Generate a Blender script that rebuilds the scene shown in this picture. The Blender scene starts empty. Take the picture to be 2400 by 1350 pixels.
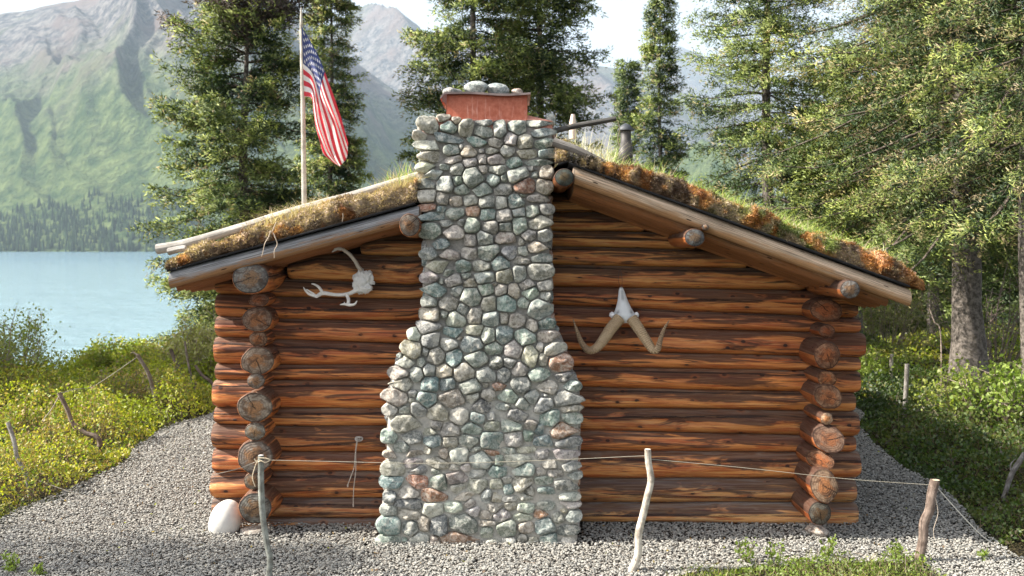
import bpy, math, random
import numpy as np
from mathutils import Vector
R = math.radians
rng = np.random.default_rng(7)
random.seed(7)
scene = bpy.context.scene
COL = scene.collection

# ---------------------------------------------------------------- camera
F = 2333.0; CD = 5.92; CH = 1.65
cam_d = bpy.data.cameras.new('camera'); cam = bpy.data.objects.new('camera', cam_d); COL.objects.link(cam)
cam_d.lens = 35.0; cam_d.sensor_width = 36.0; cam_d.clip_start = 0.05; cam_d.clip_end = 40000
cam_d.shift_y = -90/2400
cam.location = (0, -CD, CH); cam.rotation_euler = (R(90), 0, 0)
cam_d.dof.use_dof = True; cam_d.dof.focus_distance = 5.75; cam_d.dof.aperture_fstop = 4.0
scene.camera = cam
# ---------------------------------------------------------------- world, sun, exposure
SUN_EL = 40.0
sd = Vector((-1.0, -0.085, 0)).normalized() * math.cos(R(SUN_EL)); sd.z = math.sin(R(SUN_EL))
w = bpy.data.worlds.new('World'); scene.world = w; w.use_nodes = True
wn = w.node_tree; bg = wn.nodes['Background']
sky = wn.nodes.new('ShaderNodeTexSky'); sky.sky_type = 'NISHITA'; sky.sun_disc = False
sky.sun_elevation = R(SUN_EL); sky.sun_rotation = math.atan2(sd.x, sd.y)
sky.air_density = 1.0; sky.dust_density = 3.0; sky.ozone_density = 1.0
hs = wn.nodes.new('ShaderNodeHueSaturation'); hs.inputs['Saturation'].default_value = 0.32
hs.inputs['Value'].default_value = 1.0
wn.links.new(sky.outputs[0], hs.inputs['Color']); wn.links.new(hs.outputs[0], bg.inputs['Color'])
bg.inputs['Strength'].default_value = 0.125
sun_d = bpy.data.lights.new('sun', 'SUN'); sun_d.energy = 5.0; sun_d.angle = R(0.53); sun_d.color = (1.0, 0.93, 0.82)
sun = bpy.data.objects.new('sun', sun_d); COL.objects.link(sun)
sun.rotation_euler = sd.to_track_quat('Z', 'Y').to_euler()
vs = scene.view_settings; vs.view_transform = 'Standard'; vs.look = 'None'; vs.gamma = 1.0
vs.use_curve_mapping = False; vs.exposure = 1.45
scene.cycles.use_denoising = True
scene.cycles.max_bounces = 6; scene.cycles.diffuse_bounces = 3; scene.cycles.glossy_bounces = 2
scene.cycles.transmission_bounces = 3; scene.cycles.volume_bounces = 0
scene.cycles.sample_clamp_indirect = 4.0

# ---------------------------------------------------------------- helpers
def P(px, py, Y=0.0):
    """point of the place seen at photo pixel (px,py) and standing at depth Y"""
    d = Y + CD
    return np.array([(px-1200)/F*d, Y, CH-(py-585)/F*d])
_T = rng.random((32, 32, 32)).astype(np.float32)
def vn(p, s=1.0, off=0.0):
    """value noise 0..1 for an (n,3) array"""
    q = np.asarray(p, dtype=np.float64)*s + off*7.31
    i = np.floor(q).astype(int); f = q-i; f = f*f*(3-2*f)
    r = 0
    for dx in (0, 1):
        wx = f[:, 0] if dx else 1-f[:, 0]
        for dy in (0, 1):
            wy = f[:, 1] if dy else 1-f[:, 1]
            for dz in (0, 1):
                wz = f[:, 2] if dz else 1-f[:, 2]
                r = r + wx*wy*wz*_T[(i[:, 0]+dx) % 32, (i[:, 1]+dy) % 32, (i[:, 2]+dz) % 32]
    return r
def fbm(p, s=1.0, off=0.0, o=4):
    r = 0; a = 0.5; t = 0
    for k in range(o):
        r = r + a*vn(p, s*2.03**k, off+k*1.7); t += a; a *= 0.5
    return r/t
def sst(a, b, x):
    t = np.clip((x-a)/(b-a), 0, 1); return t*t*(3-2*t)
def lerp(a, b, t): return a+(b-a)*t

class MB:
    """collects vertices, quads and triangles; build() links them as ONE mesh object"""
    def __init__(s): s.v = []; s.q = []; s.t = []; s.c = []; s.a = []; s.qm = []; s.tm = []; s.n = 0
    def add(s, v, q=None, t=None, c=(1, 1, 1), a=None, m=0):
        v = np.asarray(v, dtype=np.float64).reshape(-1, 3); n = len(v)
        s.v.append(v)
        c = np.asarray(c, dtype=np.float64)
        s.c.append(np.broadcast_to(c, (n, 3)) if c.ndim == 1 else c)
        s.a.append(np.zeros((n, 3)) if a is None else np.broadcast_to(np.asarray(a, dtype=np.float64), (n, 3)))
        if q is not None and len(q): q = np.asarray(q).reshape(-1, 4); s.q.append(q+s.n); s.qm.append(np.full(len(q), m))
        if t is not None and len(t): t = np.asarray(t).reshape(-1, 3); s.t.append(t+s.n); s.tm.append(np.full(len(t), m))
        s.n += n
    def build(s, name, mats, parent=None, smooth=True, **props):
        v = np.concatenate(s.v); c = np.concatenate(s.c); a = np.concatenate(s.a)
        q = np.concatenate(s.q) if s.q else np.zeros((0, 4), int)
        t = np.concatenate(s.t) if s.t else np.zeros((0, 3), int)
        mi = np.concatenate(s.qm+s.tm) if (s.qm or s.tm) else np.zeros(0, int)
        me = bpy.data.meshes.new(name)
        me.vertices.add(len(v)); me.vertices.foreach_set('co', v.astype(np.float32).ravel())
        li = np.concatenate([q.ravel(), t.ravel()]).astype(np.int32)
        me.loops.add(len(li)); me.loops.foreach_set('vertex_index', li)
        me.polygons.add(len(q)+len(t))
        ls = np.concatenate([np.arange(len(q))*4, len(q)*4+np.arange(len(t))*3]).astype(np.int32)
        me.polygons.foreach_set('loop_start', ls)
        me.polygons.foreach_set('material_index', mi.astype(np.int32))
        me.polygons.foreach_set('use_smooth', np.full(len(q)+len(t), bool(smooth)))
        ca = me.attributes.new('Col', 'FLOAT_COLOR', 'POINT')
        ca.data.foreach_set('color', np.concatenate([c, np.ones((len(c), 1))], 1).astype(np.float32).ravel())
        pa = me.attributes.new('P', 'FLOAT_VECTOR', 'POINT')
        pa.data.foreach_set('vector', a.astype(np.float32).ravel())
        if not isinstance(mats, (list, tuple)): mats = [mats]
        for m in mats: me.materials.append(m)
        me.update(calc_edges=True)
        o = bpy.data.objects.new(name, me); COL.objects.link(o)
        if parent is not None: o.parent = parent; o.matrix_parent_inverse = parent_inv(parent)
        tag(o, **props)
        return o
def parent_inv(p):
    m = p.matrix_basis.copy()
    q = p.parent
    while q is not None: m = q.matrix_basis @ m; q = q.parent
    return m.inverted()
def tag(o, label=None, cat=None, group=None, kind=None):
    if label: o['label'] = label
    if cat: o['category'] = cat
    if group: o['group'] = group
    if kind: o['kind'] = kind
def empty(name, loc, **props):
    o = bpy.data.objects.new(name, None); COL.objects.link(o); o.location = loc; o.empty_display_size = 0.1
    tag(o, **props); return o

def tube(mb, pts, rad, seg=8, c=(1, 1, 1), caps=True, m=0, mcap=None, wob=0.0, seed=0.0, tip=False, flat=1.0):
    """tapered tube through pts; attribute P = (length, angle, seed)"""
    pts = np.asarray(pts, float); n = len(pts)
    rad = np.broadcast_to(np.asarray(rad, float), (n,))
    tan = np.gradient(pts, axis=0); tan /= np.linalg.norm(tan, axis=1)[:, None]+1e-9
    ref = np.array([0, 0, 1.0]) if abs(tan[:, 2]).mean() < 0.8 else np.array([0, 1.0, 0])
    s1 = np.cross(tan, ref); s1 /= np.linalg.norm(s1, axis=1)[:, None]+1e-9
    s2 = np.cross(s1, tan)
    L = np.concatenate([[0], np.cumsum(np.linalg.norm(np.diff(pts, axis=0), axis=1))])
    an = np.linspace(0, 2*math.pi, seg+1)
    rr = rad[:, None]*np.ones(seg+1)
    if wob:
        pp = np.stack(np.broadcast_arrays(L[:, None]*3, np.cos(an)[None]*1.2, np.sin(an)[None]*1.2), -1).reshape(-1, 3)
        rr = rr*(1+wob*(vn(pp, 1.5, seed)-.5).reshape(n, seg+1)*2)
    v = pts[:, None]+rr[..., None]*(np.cos(an)[None, :, None]*s1[:, None]*flat+np.sin(an)[None, :, None]*s2[:, None])
    a = np.stack(np.broadcast_arrays(L[:, None], an[None], np.full((n, seg+1), seed)), -1)
    i = np.arange(n-1)[:, None]*(seg+1)+np.arange(seg)[None]
    q = np.stack([i, i+1, i+seg+2, i+seg+1], -1).reshape(-1, 4)
    cc = np.asarray(c, float)
    if cc.ndim == 2: cc = np.repeat(cc, seg+1, axis=0)
    mb.add(v.reshape(-1, 3), q=q, c=cc, a=a.reshape(-1, 3), m=m)
    if caps:
        mc = m if mcap is None else mcap
        for e, sg in ((0, -1), (n-1, 1)):
            ring = v[e, :seg]; ce = pts[e]
            vv = np.concatenate([ring, [ce]])
            aa = np.concatenate([np.stack([np.cos(an[:seg]), np.sin(an[:seg]), np.full(seg, seed)], 1), [[0, 0, seed]]])
            j = np.arange(seg); t = np.stack([j, (j+1) % seg, np.full(seg, seg)], 1)
            if sg < 0: t = t[:, ::-1]
            cce = (np.asarray(c, float) if np.asarray(c).ndim == 1 else np.asarray(c)[e])
            mb.add(vv, t=t, c=cce, a=aa, m=mc)
def spline(pts, n=24):
    pts = np.asarray(pts, float); k = len(pts)
    P_ = np.concatenate([[2*pts[0]-pts[1]], pts, [2*pts[-1]-pts[-2]]])
    o = []
    for x in np.linspace(0, k-1, n):
        i = min(int(x), k-2); t = x-i
        p0, p1, p2, p3 = P_[i:i+4]
        o.append(.5*((2*p1)+(-p0+p2)*t+(2*p0-5*p1+4*p2-p3)*t*t+(-p0+3*p1-3*p2+p3)*t**3))
    return np.array(o)
def box(mb, x0, x1, y0, y1, z0, z1, c=(1, 1, 1), m=0):
    v = [(x, y, z) for x in (x0, x1) for y in (y0, y1) for z in (z0, z1)]
    q = [(0, 1, 3, 2), (4, 6, 7, 5), (0, 4, 5, 1), (2, 3, 7, 6), (0, 2, 6, 4), (1, 5, 7, 3)]
    mb.add(v, q=q, c=c, m=m)

# ---------------------------------------------------------------- materials
class NT:
    def __init__(s, name):
        s.m = bpy.data.materials.new(name); s.m.use_nodes = True; s.t = s.m.node_tree
        s.b = s.t.nodes['Principled BSDF']; s.out = s.t.nodes['Material Output']
    def n(s, typ, ins=None, **pr):
        x = s.t.nodes.new('ShaderNode'+typ)
        for k, v in pr.items(): setattr(x, k, v)
        for k, v in (ins or {}).items(): s.set(x.inputs[k], v)
        return x
    def set(s, sock, v):
        if isinstance(v, bpy.types.NodeSocket): s.t.links.new(v, sock)
        elif isinstance(v, bpy.types.Node): s.t.links.new(v.outputs[0], sock)
        else:
            if sock.type == 'RGBA' and len(v) == 3: v = (*v, 1)
            sock.default_value = v
    def math(s, op, a, b=0.0, c=0.0, clamp=False):
        return s.n('Math', {0: a, 1: b, 2: c}, operation=op, use_clamp=clamp).outputs[0]
    def ss(s, x, a, b):
        return s.n('MapRange', {'Value': x, 'From Min': a, 'From Max': b}, interpolation_type='SMOOTHSTEP').outputs[0]
    def mix(s, f, a, b, mode='MIX'):
        x = s.n('Mix', data_type='RGBA', blend_type=mode)
        s.set(x.inputs[0], f); s.set(x.inputs[6], a); s.set(x.inputs[7], b); return x.outputs[2]
    def noise(s, vec, scale, detail=4, rough=.55, dist=0.0):
        return s.n('TexNoise', {'Vector': vec, 'Scale': scale, 'Detail': detail, 'Roughness': rough, 'Distortion': dist}).outputs[0]
    def attr(s, name): return s.n('Attribute', attribute_name=name)
    def pos(s): return s.n('NewGeometry').outputs['Position']
    def comb(s, x, y, z): return s.n('CombineXYZ', {0: x, 1: y, 2: z}).outputs[0]
    def bump(s, h, strength=.5, dist=.01): s.set(s.b.inputs['Normal'], s.n('Bump', {'Height': h, 'Strength': strength, 'Distance': dist}).outputs[0])
    def fin(s, col, rough=.8, spec=.3):
        s.set(s.b.inputs['Base Color'], col); s.set(s.b.inputs['Roughness'], rough); s.set(s.b.inputs['Specular IOR Level'], spec); return s.m

def mat_log():
    k = NT('varnished_log'); P_ = k.attr('P').outputs['Vector']; C = k.attr('Col').outputs['Color']
    sp = k.n('SeparateXYZ', {0: P_}); x, a, sd_ = sp.outputs
    st = k.noise(k.comb(k.math('MULTIPLY', x, 3.2), k.math('MULTIPLY', a, 10), sd_), 1.0, 7, .68, 1.1)
    pa = k.noise(k.comb(k.math('MULTIPLY', x, 2.0), k.math('MULTIPLY', a, 1.5), k.math('MULTIPLY', sd_, 1.7)), 1.0, 4, .6, 1.2)
    pb = k.noise(k.comb(k.math('MULTIPLY', x, 3.0), k.math('MULTIPLY', a, 3.2), k.math('MULTIPLY', sd_, 3.1)), 1.0, 5, .65, 1.0)
    # weathering lies on the upper side of every log
    up = k.math('ADD', k.math('MULTIPLY', a, 1.0), k.math('MULTIPLY', k.math('SUBTRACT', pa, .5), 5.0))
    up = k.math('ADD', up, k.math('MULTIPLY', k.math('SUBTRACT', st, .5), 1.1))
    f = k.ss(up, -.30, .30)
    base = k.mix(k.ss(pb, .38, .62), (.68, .275, .080), (.42, .105, .028))
    base = k.mix(k.math('MULTIPLY', k.ss(st, .48, .66), .55), base, (.70, .44, .20))
    base = k.mix(k.math('MULTIPLY', k.ss(st, .43, .30), .75), base, (.16, .045, .018))
    dark = k.mix(k.ss(st, .42, .66), (.032, .013, .011), (.13, .072, .050))
    col = k.mix(k.math('MULTIPLY', f, .88), base, dark)
    # grey-tan streaks of raw weathered wood along the top
    g = k.math('MULTIPLY', k.ss(a, .35, 1.1), k.ss(pb, .42, .6))
    col = k.mix(k.math('MULTIPLY', g, .6), col, (.26, .20, .15))
    # knots
    vo = k.n('TexVoronoi', {'Vector': k.comb(k.math('ADD', k.math('MULTIPLY', x, 5.0), k.math('MULTIPLY', sd_, 3.7)), k.math('ADD', k.math('MULTIPLY', a, .55), k.math('MULTIPLY', sd_, 7.0)), 0.0), 'Scale': 1.0, 'Randomness': 1.0}, voronoi_dimensions='2D').outputs['Distance']
    vo = k.math('ADD', vo, k.math('MULTIPLY', k.math('SUBTRACT', st, .5), .06)); kc = k.ss(k.math('ADD', pb, k.math('MULTIPLY', pa, .4)), .66, .72); kn = k.math('MULTIPLY', k.ss(vo, .085, .05), kc); kr = k.math('MULTIPLY', k.ss(vo, .21, .08), k.math('MULTIPLY', kc, .6))
    col = k.mix(kr, col, (.24, .075, .025)); col = k.mix(kn, col, (.045, .018, .012))
    # checks: long drying cracks
    wnz = k.n('TexWhiteNoise', {0: sd_}, noise_dimensions='3D')
    ws = k.n('SeparateColor', {0: wnz.outputs['Color']})
    line = k.math('ADD', k.math('MULTIPLY', k.math('SUBTRACT', ws.outputs[0], .5), 1.6), k.math('MULTIPLY', x, k.math('MULTIPLY', k.math('SUBTRACT', ws.outputs[1], .5), .8)))
    line = k.math('ADD', line, k.math('MULTIPLY', k.math('SUBTRACT', pa, .5), .5))
    d = k.math('ABSOLUTE', k.math('SUBTRACT', a, line))
    cr = k.math('MULTIPLY', k.ss(d, .11, .05), k.ss(pb, .40, .46))
    col = k.mix(k.math('MULTIPLY', cr, .9), col, (.02, .010, .008))
    col = k.mix(1.0, col, C, 'MULTIPLY')
    h = k.math('SUBTRACT', k.math('MULTIPLY', st, .6), k.math('ADD', cr, k.math('MULTIPLY', kn, .3)))
    k.bump(h, .7, .012)
    return k.fin(col, k.mix(f, (.42, .42, .42), (.75, .75, .75)), .4)

def mat_end():
    k = NT('log_end_grain'); P_ = k.attr('P').outputs['Vector']; C = k.attr('Col').outputs['Color']
    sp = k.n('SeparateXYZ', {0: P_}); x, y, s_ = sp.outputs
    r = k.n('VectorMath', {0: k.comb(x, y, 0.0)}, operation='LENGTH').outputs['Value']
    nz = k.noise(P_, 2.6, 5, .6)
    rr = k.math('ADD', r, k.math('MULTIPLY', nz, .25))
    ring = k.math('SINE', k.math('MULTIPLY', rr, 42.0))
    col = k.mix(k.ss(nz, .40, .62), (.13, .11, .095), (.27, .225, .18))
    col = k.mix(k.ss(k.math('ADD', r, k.math('MULTIPLY', k.math('SUBTRACT', nz, .5), 1.6)), .75, .30), col, (.30, .16, .08))
    col = k.mix(k.math('MULTIPLY', k.ss(ring, .2, .9), .30), col, (.09, .06, .045))
    ang = k.math('ARCTAN2', y, x)
    ra = k.noise(k.comb(k.math('MULTIPLY', k.math('COSINE', ang), 1.1), k.math('MULTIPLY', k.math('SINE', ang), 1.1), k.math('ADD', s_, k.math('MULTIPLY', r, .25))), 1.9, 2, .5)
    wnz = k.n('TexWhiteNoise', {0: s_}, noise_dimensions='3D'); th = k.math('MULTIPLY', k.n('SeparateColor', {0: wnz.outputs['Color']}).outputs[0], 6.28)
    ct, st_ = k.math('COSINE', th), k.math('SINE', th)
    per = k.math('ADD', k.math('SUBTRACT', k.math('MULTIPLY', x, st_), k.math('MULTIPLY', y, ct)), k.math('MULTIPLY', k.math('SUBTRACT', nz, .5), .22)); alo = k.math('ADD', k.math('MULTIPLY', x, ct), k.math('MULTIPLY', y, st_))
    crk = k.math('MULTIPLY', k.ss(k.math('ABSOLUTE', per), .045, .02), k.ss(alo, -.25, .0))
    fine = k.noise(k.comb(k.math('MULTIPLY', k.math('COSINE', ang), 6.0), k.math('MULTIPLY', k.math('SINE', ang), 6.0), k.math('MULTIPLY', r, 1.2)), 1.6, 3, .6)
    col = k.mix(k.math('MULTIPLY', k.ss(fine, .52, .62), .35), col, (.05, .035, .028))
    col = k.mix(crk, col, (.03, .02, .015))
    blot = k.noise(P_, 1.7, 5, .65, 1.2); col = k.mix(k.math('MULTIPLY', k.ss(blot, .48, .62), .75), col, (.075, .045, .03)); edge = k.ss(k.math('ADD', r, k.math('MULTIPLY', k.math('SUBTRACT', blot, .5), .25)), .86, .98)
    col = k.mix(k.math('MULTIPLY', edge, .75), col, (.045, .03, .022))
    col = k.mix(1.0, col, C, 'MULTIPLY')
    k.bump(k.math('SUBTRACT', k.math('MULTIPLY', ring, .15), crk), .6, .006)
    return k.fin(col, .8, .2)

def mat_grey(name, a, b, dark=(.05, .045, .04), sc=1.0, bark=0.0):
    k = NT(name); P_ = k.attr('P').outputs['Vector']; C = k.attr('Col').outputs['Color']
    sp = k.n('SeparateXYZ', {0: P_}); x, an, s_ = sp.outputs
    v = k.comb(k.math('MULTIPLY', x, 4*sc), k.math('MULTIPLY', k.math('COSINE', an), 5), k.math('ADD', k.math('MULTIPLY', k.math('SINE', an), 5), s_))
    st = k.noise(v, 1.0, 6, .65, .4); pb = k.noise(k.pos(), 9.0*sc, 5, .6)
    col = k.mix(k.ss(pb, .35, .65), a, b); col = k.mix(k.ss(st, .45, .30), col, dark)
    col = k.mix(1.0, col, C, 'MULTIPLY'); k.bump(k.math('ADD', st, k.math('MULTIPLY', pb, bark)), .6, .008)
    return k.fin(col, .85, .2)

def mat_stone():
    k = NT('cobble_stone'); C = k.attr('Col').outputs['Color']; p = k.pos()
    n1 = k.noise(p, 34, 6, .72, .8); n2 = k.noise(p, 95, 4, .7); n3 = k.noise(p, 18, 5, .7, 1.5)
    col = k.mix(k.ss(n1, .42, .60), k.mix(1.0, C, (.62, .62, .64), 'MULTIPLY'), k.mix(.40, C, (.56, .54, .50)))
    col = k.mix(k.math('MULTIPLY', k.ss(n2, .56, .66), .6), col, (.60, .58, .54))
    col = k.mix(k.math('MULTIPLY', k.ss(n2, .44, .36), .55), col, (.05, .05, .05))
    col = k.mix(k.math('MULTIPLY', k.ss(n3, .53, .60), .55), col, (.56, .53, .46)); col = k.mix(k.math('MULTIPLY', k.ss(n3, .44, .38), .45), col, (.09, .10, .10))
    k.bump(k.math('ADD', n1, k.math('MULTIPLY', n2, .4)), .75, .010)
    return k.fin(col, .72, .35)
def mat_mortar():
    k = NT('grey_mortar'); p = k.pos(); C = k.attr('Col').outputs['Color']
    n1 = k.noise(p, 60, 6, .7); n2 = k.noise(p, 7, 4, .6)
    col = k.mix(k.ss(n1, .3, .7), (.30, .30, .285), (.46, .45, .42)); col = k.mix(k.math('MULTIPLY', k.ss(n2, .45, .7), .5), col, (.42, .39, .34))
    col = k.mix(1.0, col, C, 'MULTIPLY'); k.bump(n1, .8, .008); return k.fin(col, .95, .1)
def mat_col(name, rough=.9, spec=.15, ns=40, amp=.35, bs=.4):
    k = NT(name); C = k.attr('Col').outputs['Color']; n1 = k.noise(k.pos(), ns, 5, .65)
    f = k.n('MapRange', {'Value': n1, 'From Min': .3, 'From Max': .7, 'To Min': 1-amp, 'To Max': 1+amp}).outputs[0]
    col = k.n('VectorMath', {0: C, 1: k.comb(f, f, f)}, operation='MULTIPLY').outputs[0]
    k.bump(n1, bs, .006); return k.fin(col, rough, spec)
def mat_leaf(name, trans=.35, rough=.55, tint=(1.15, 1.25, .55)):
    k = NT(name); C = k.attr('Col').outputs['Color']
    k.t.nodes.remove(k.b)
    d = k.n('BsdfDiffuse', {'Color': C}); tr = k.n('BsdfTranslucent', {'Color': k.mix(1.0, C, tint, 'MULTIPLY')})
    gl = k.n('BsdfGlossy', {'Color': (1, 1, 1), 'Roughness': rough})
    m1 = k.n('MixShader', {0: trans, 1: d.outputs[0], 2: tr.outputs[0]})
    m2 = k.n('MixShader', {0: .035, 1: m1.outputs[0], 2: gl.outputs[0]})
    k.t.links.new(m2.outputs[0], k.out.inputs['Surface']); return k.m
M_LOG = mat_log(); M_END = mat_end(); M_STONE = mat_stone(); M_MORTAR = mat_mortar()
M_GREY = mat_grey('weathered_pole', (.26, .245, .225), (.42, .40, .37))
M_STAKE = mat_grey('barked_stake', (.20, .18, .16), (.40, .38, .35), sc=2.5, bark=.6)
M_BARK = mat_grey('spruce_bark', (.07, .06, .05), (.19, .165, .145), dark=(.035, .028, .022), sc=3, bark=1.0)
M_NEEDLE = mat_leaf('spruce_needles', .10); M_LEAF = mat_leaf('shrub_leaves', .42); M_GRASS = mat_leaf('grass_blades', .4)
M_SOD = mat_col('sod_moss', .95, .05, 60, .55, .9)
M_ROPE = mat_col('hemp_rope', .9, .1, 400, .2, .5)
M_BONE = mat_col('bleached_bone', .6, .3, 45, .16, .5)
M_PEB = mat_col('gravel_pebbles', .85, .25, 150, .25, .3)

# ---------------------------------------------------------------- ground, water, hills
def terrain_z(x, y):
    x = np.asarray(x, float); y = np.asarray(y, float)
    s = y - 0.9*np.clip(x-1.0, 0, 60)
    z = -3.0*sst(4.5, 24, s) - 5.0*sst(27, 80, s)
    z = z+4.0*sst(6, 16, x)*sst(13, 34, y)*sst(200, 80, y)
    und = (fbm(np.stack([x, y, 0*x], -1).reshape(-1, 3), .35, 3).reshape(x.shape)-.5)
    out = .6*sst(2.9, 5, np.abs(x)) + sst(4.5, 8, y) 
    return z + und*.22*np.clip(out, 0, 1)
def gravel_in(x, y):
    """positive inside the gravel yard"""
    j = (vn(np.stack([x, y, 0*x], -1), 1.3, 9)-.5)*.30
    l = x+3.05+j; r = 2.72+.16*np.clip(y, 0, 9)+j-x; b = 4.9+j-y
    fr = np.where(x > .2, y+.76+j*.9+.9*sst(1.0, .25, x), y+3.5)
    fr = np.where(x > 2.15, y+3.5, fr)
    return np.minimum(np.minimum(l, r), np.minimum(b, fr))
def build_ground():
    def ax(lo, hi, fine0, fine1, st):
        a = list(np.arange(fine0, fine1, st)); v = fine1; s = st
        while v < hi: a.append(v); s *= 1.18; v += s
        a.append(hi); v = fine0; s = st
        while v > lo: s *= 1.18; v -= s; a.append(max(v, lo))
        return np.array(sorted(set(a)))
    xs = ax(-9000, 9000, -7, 8, .09); ys = ax(-60, 9000, -3.5, 14, .09)
    X, Y = np.meshgrid(xs, ys); Z = terrain_z(X, Y)
    p = np.stack([X, Y, Z], -1).reshape(-1, 3)
    g = sst(-.06, .05, gravel_in(p[:, 0], p[:, 1]))
    n = fbm(p, 1.2, 5)[:, None]
    moss = lerp(np.array([.075, .06, .032]), np.array([.085, .10, .028]), sst(.4, .6, n))
    peb = np.array([.34, .315, .285])
    c = lerp(moss, peb, g[:, None])
    p[:, 2] += (fbm(p, 6, 2)-.5)*.035*np.where(np.abs(p[:, 1]) < 20, 1, 0)
    nx = len(xs); i = (np.arange(len(ys)-1)[:, None]*nx+np.arange(nx-1)[None]).reshape(-1)
    mb = MB(); mb.add(p, q=np.stack([i, i+1, i+nx+1, i+nx], 1), c=c)
    k = NT('soil_and_gravel'); C = k.attr('Col').outputs['Color']; ps = k.pos()
    vo = k.n('TexVoronoi', {'Vector': ps, 'Scale': 75.0, 'Randomness': 1.0})
    sc = k.n('SeparateColor', {0: vo.outputs['Color']}).outputs[0]
    f = k.n('MapRange', {'Value': sc, 'To Min': .35, 'To Max': 1.3}).outputs[0]
    f = k.math('MULTIPLY', f, k.ss(vo.outputs['Distance'], .75, .25))
    col = k.n('VectorMath', {0: C, 1: k.comb(f, f, f)}, operation='MULTIPLY').outputs[0]
    k.bump(k.math('SUBTRACT', 1.0, vo.outputs['Distance']), .8, .012)
    mb.build('ground', k.fin(col, .95, .1), kind='structure')
build_ground()

def build_gravel():
    n = 130000
    # density falls with distance from the viewer, nothing under the cabin
    X = rng.uniform(-3.3, 4.2, n*3); Y = -1.9+8.0*rng.random(n*3)**1.9
    ok = (gravel_in(X, Y) > -.05) & ~((X > -1.38) & (X < 1.72) & (Y > .12)) & ~((Y > -.25)&(X > -.78)&(X < .42)&(Y < .1))
    X, Y = X[ok][:n], Y[ok][:n]; n = len(X)
    phi = (1+5**.5)/2
    ico = np.array([(-1, phi, 0), (1, phi, 0), (-1, -phi, 0), (1, -phi, 0), (0, -1, phi), (0, 1, phi), (0, -1, -phi), (0, 1, -phi), (phi, 0, -1), (phi, 0, 1), (-phi, 0, -1), (-phi, 0, 1)])/1.9
    tri = np.array([(0, 11, 5), (0, 5, 1), (0, 1, 7), (0, 7, 10), (0, 10, 11), (1, 5, 9), (5, 11, 4), (11, 10, 2), (10, 7, 6), (7, 1, 8), (3, 9, 4), (3, 4, 2), (3, 2, 6), (3, 6, 8), (3, 8, 9), (4, 9, 5), (2, 4, 11), (6, 2, 10), (8, 6, 7), (9, 8, 1)])
    v = np.broadcast_to(ico, (n, 12, 3))*(1+rng.uniform(-.28, .28, (n, 12, 1)))
    s = (.0040+.0046*rng.random(n)**2.6)*(1+.10*np.clip(Y, 0, 6))
    sc = np.stack([s*rng.uniform(.9, 1.5, n), s*rng.uniform(.8, 1.2, n), s*rng.uniform(.45, .85, n)], 1)
    v = v*sc[:, None]; a = rng.uniform(0, 6.28, n)
    ca, sa = np.cos(a)[:, None], np.sin(a)[:, None]
    x = v[..., 0]*ca-v[..., 1]*sa; y = v[..., 0]*sa+v[..., 1]*ca
    z = v[..., 2]+.30*x*rng.uniform(-1, 1, (n, 1))
    base = terrain_z(X, Y)+rng.uniform(0, .012, n)+.012
    vv = np.stack([x+X[:, None], y+Y[:, None], z+base[:, None]], -1)
    pal = np.array([(.36, .33, .29), (.28, .26, .24), (.42, .38, .33), (.20, .19, .18), (.34, .29, .24), (.11, .11, .11), (.48, .44, .39), (.25, .25, .24)])
    c = pal[rng.choice(8, n, p=[.22, .16, .17, .12, .12, .06, .08, .07])]*rng.uniform(.88, 1.12, (n, 1))
    c = lerp(c, np.array([.34, .325, .29]), .5)*np.array([.90, .93, .95])
    mb = MB(); mb.add(vv.reshape(-1, 3), t=(tri[None]+np.arange(n)[:, None, None]*12).reshape(-1, 3), c=np.repeat(c, 12, axis=0))
    mb.build('gravel', M_PEB, smooth=False, kind='stuff', label='loose grey gravel spread around the log cabin', cat='gravel')
build_gravel()

LAKE_Z = -1.85
def build_lake():
    k = NT('lake_water'); p = k.pos()
    n1 = k.noise(k.n('Mapping', {'Vector': p, 'Scale': (.55, 1.3, 1)}), 1.5, 6, .62); n2 = k.noise(p, .18, 3, .5)
    far = k.ss(k.n('SeparateXYZ', {0: p}).outputs[1], 30, 420)
    col = k.mix(far, (.24, .36, .41), (.15, .26, .35))
    k.bump(k.math('ADD', n1, k.math('MULTIPLY', n2, 2.0)), 1.0, .35)
    m = k.fin(col, .10, .5)
    ys = np.concatenate([np.arange(8, 40, 2), np.geomspace(40, 2600, 30)]); xs = np.linspace(-1, 1, 21)
    Y, U = np.meshgrid(ys, xs, indexing='ij'); X = U*(60+Y*2.2)
    v = np.stack([X, Y, np.full_like(X, LAKE_Z)], -1).reshape(-1, 3)
    i = (np.arange(len(ys)-1)[:, None]*21+np.arange(20)[None]).reshape(-1)
    mb = MB(); mb.add(v, q=np.stack([i, i+1, i+22, i+21], 1)); mb.build('lake', m, kind='structure')
build_lake()

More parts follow.
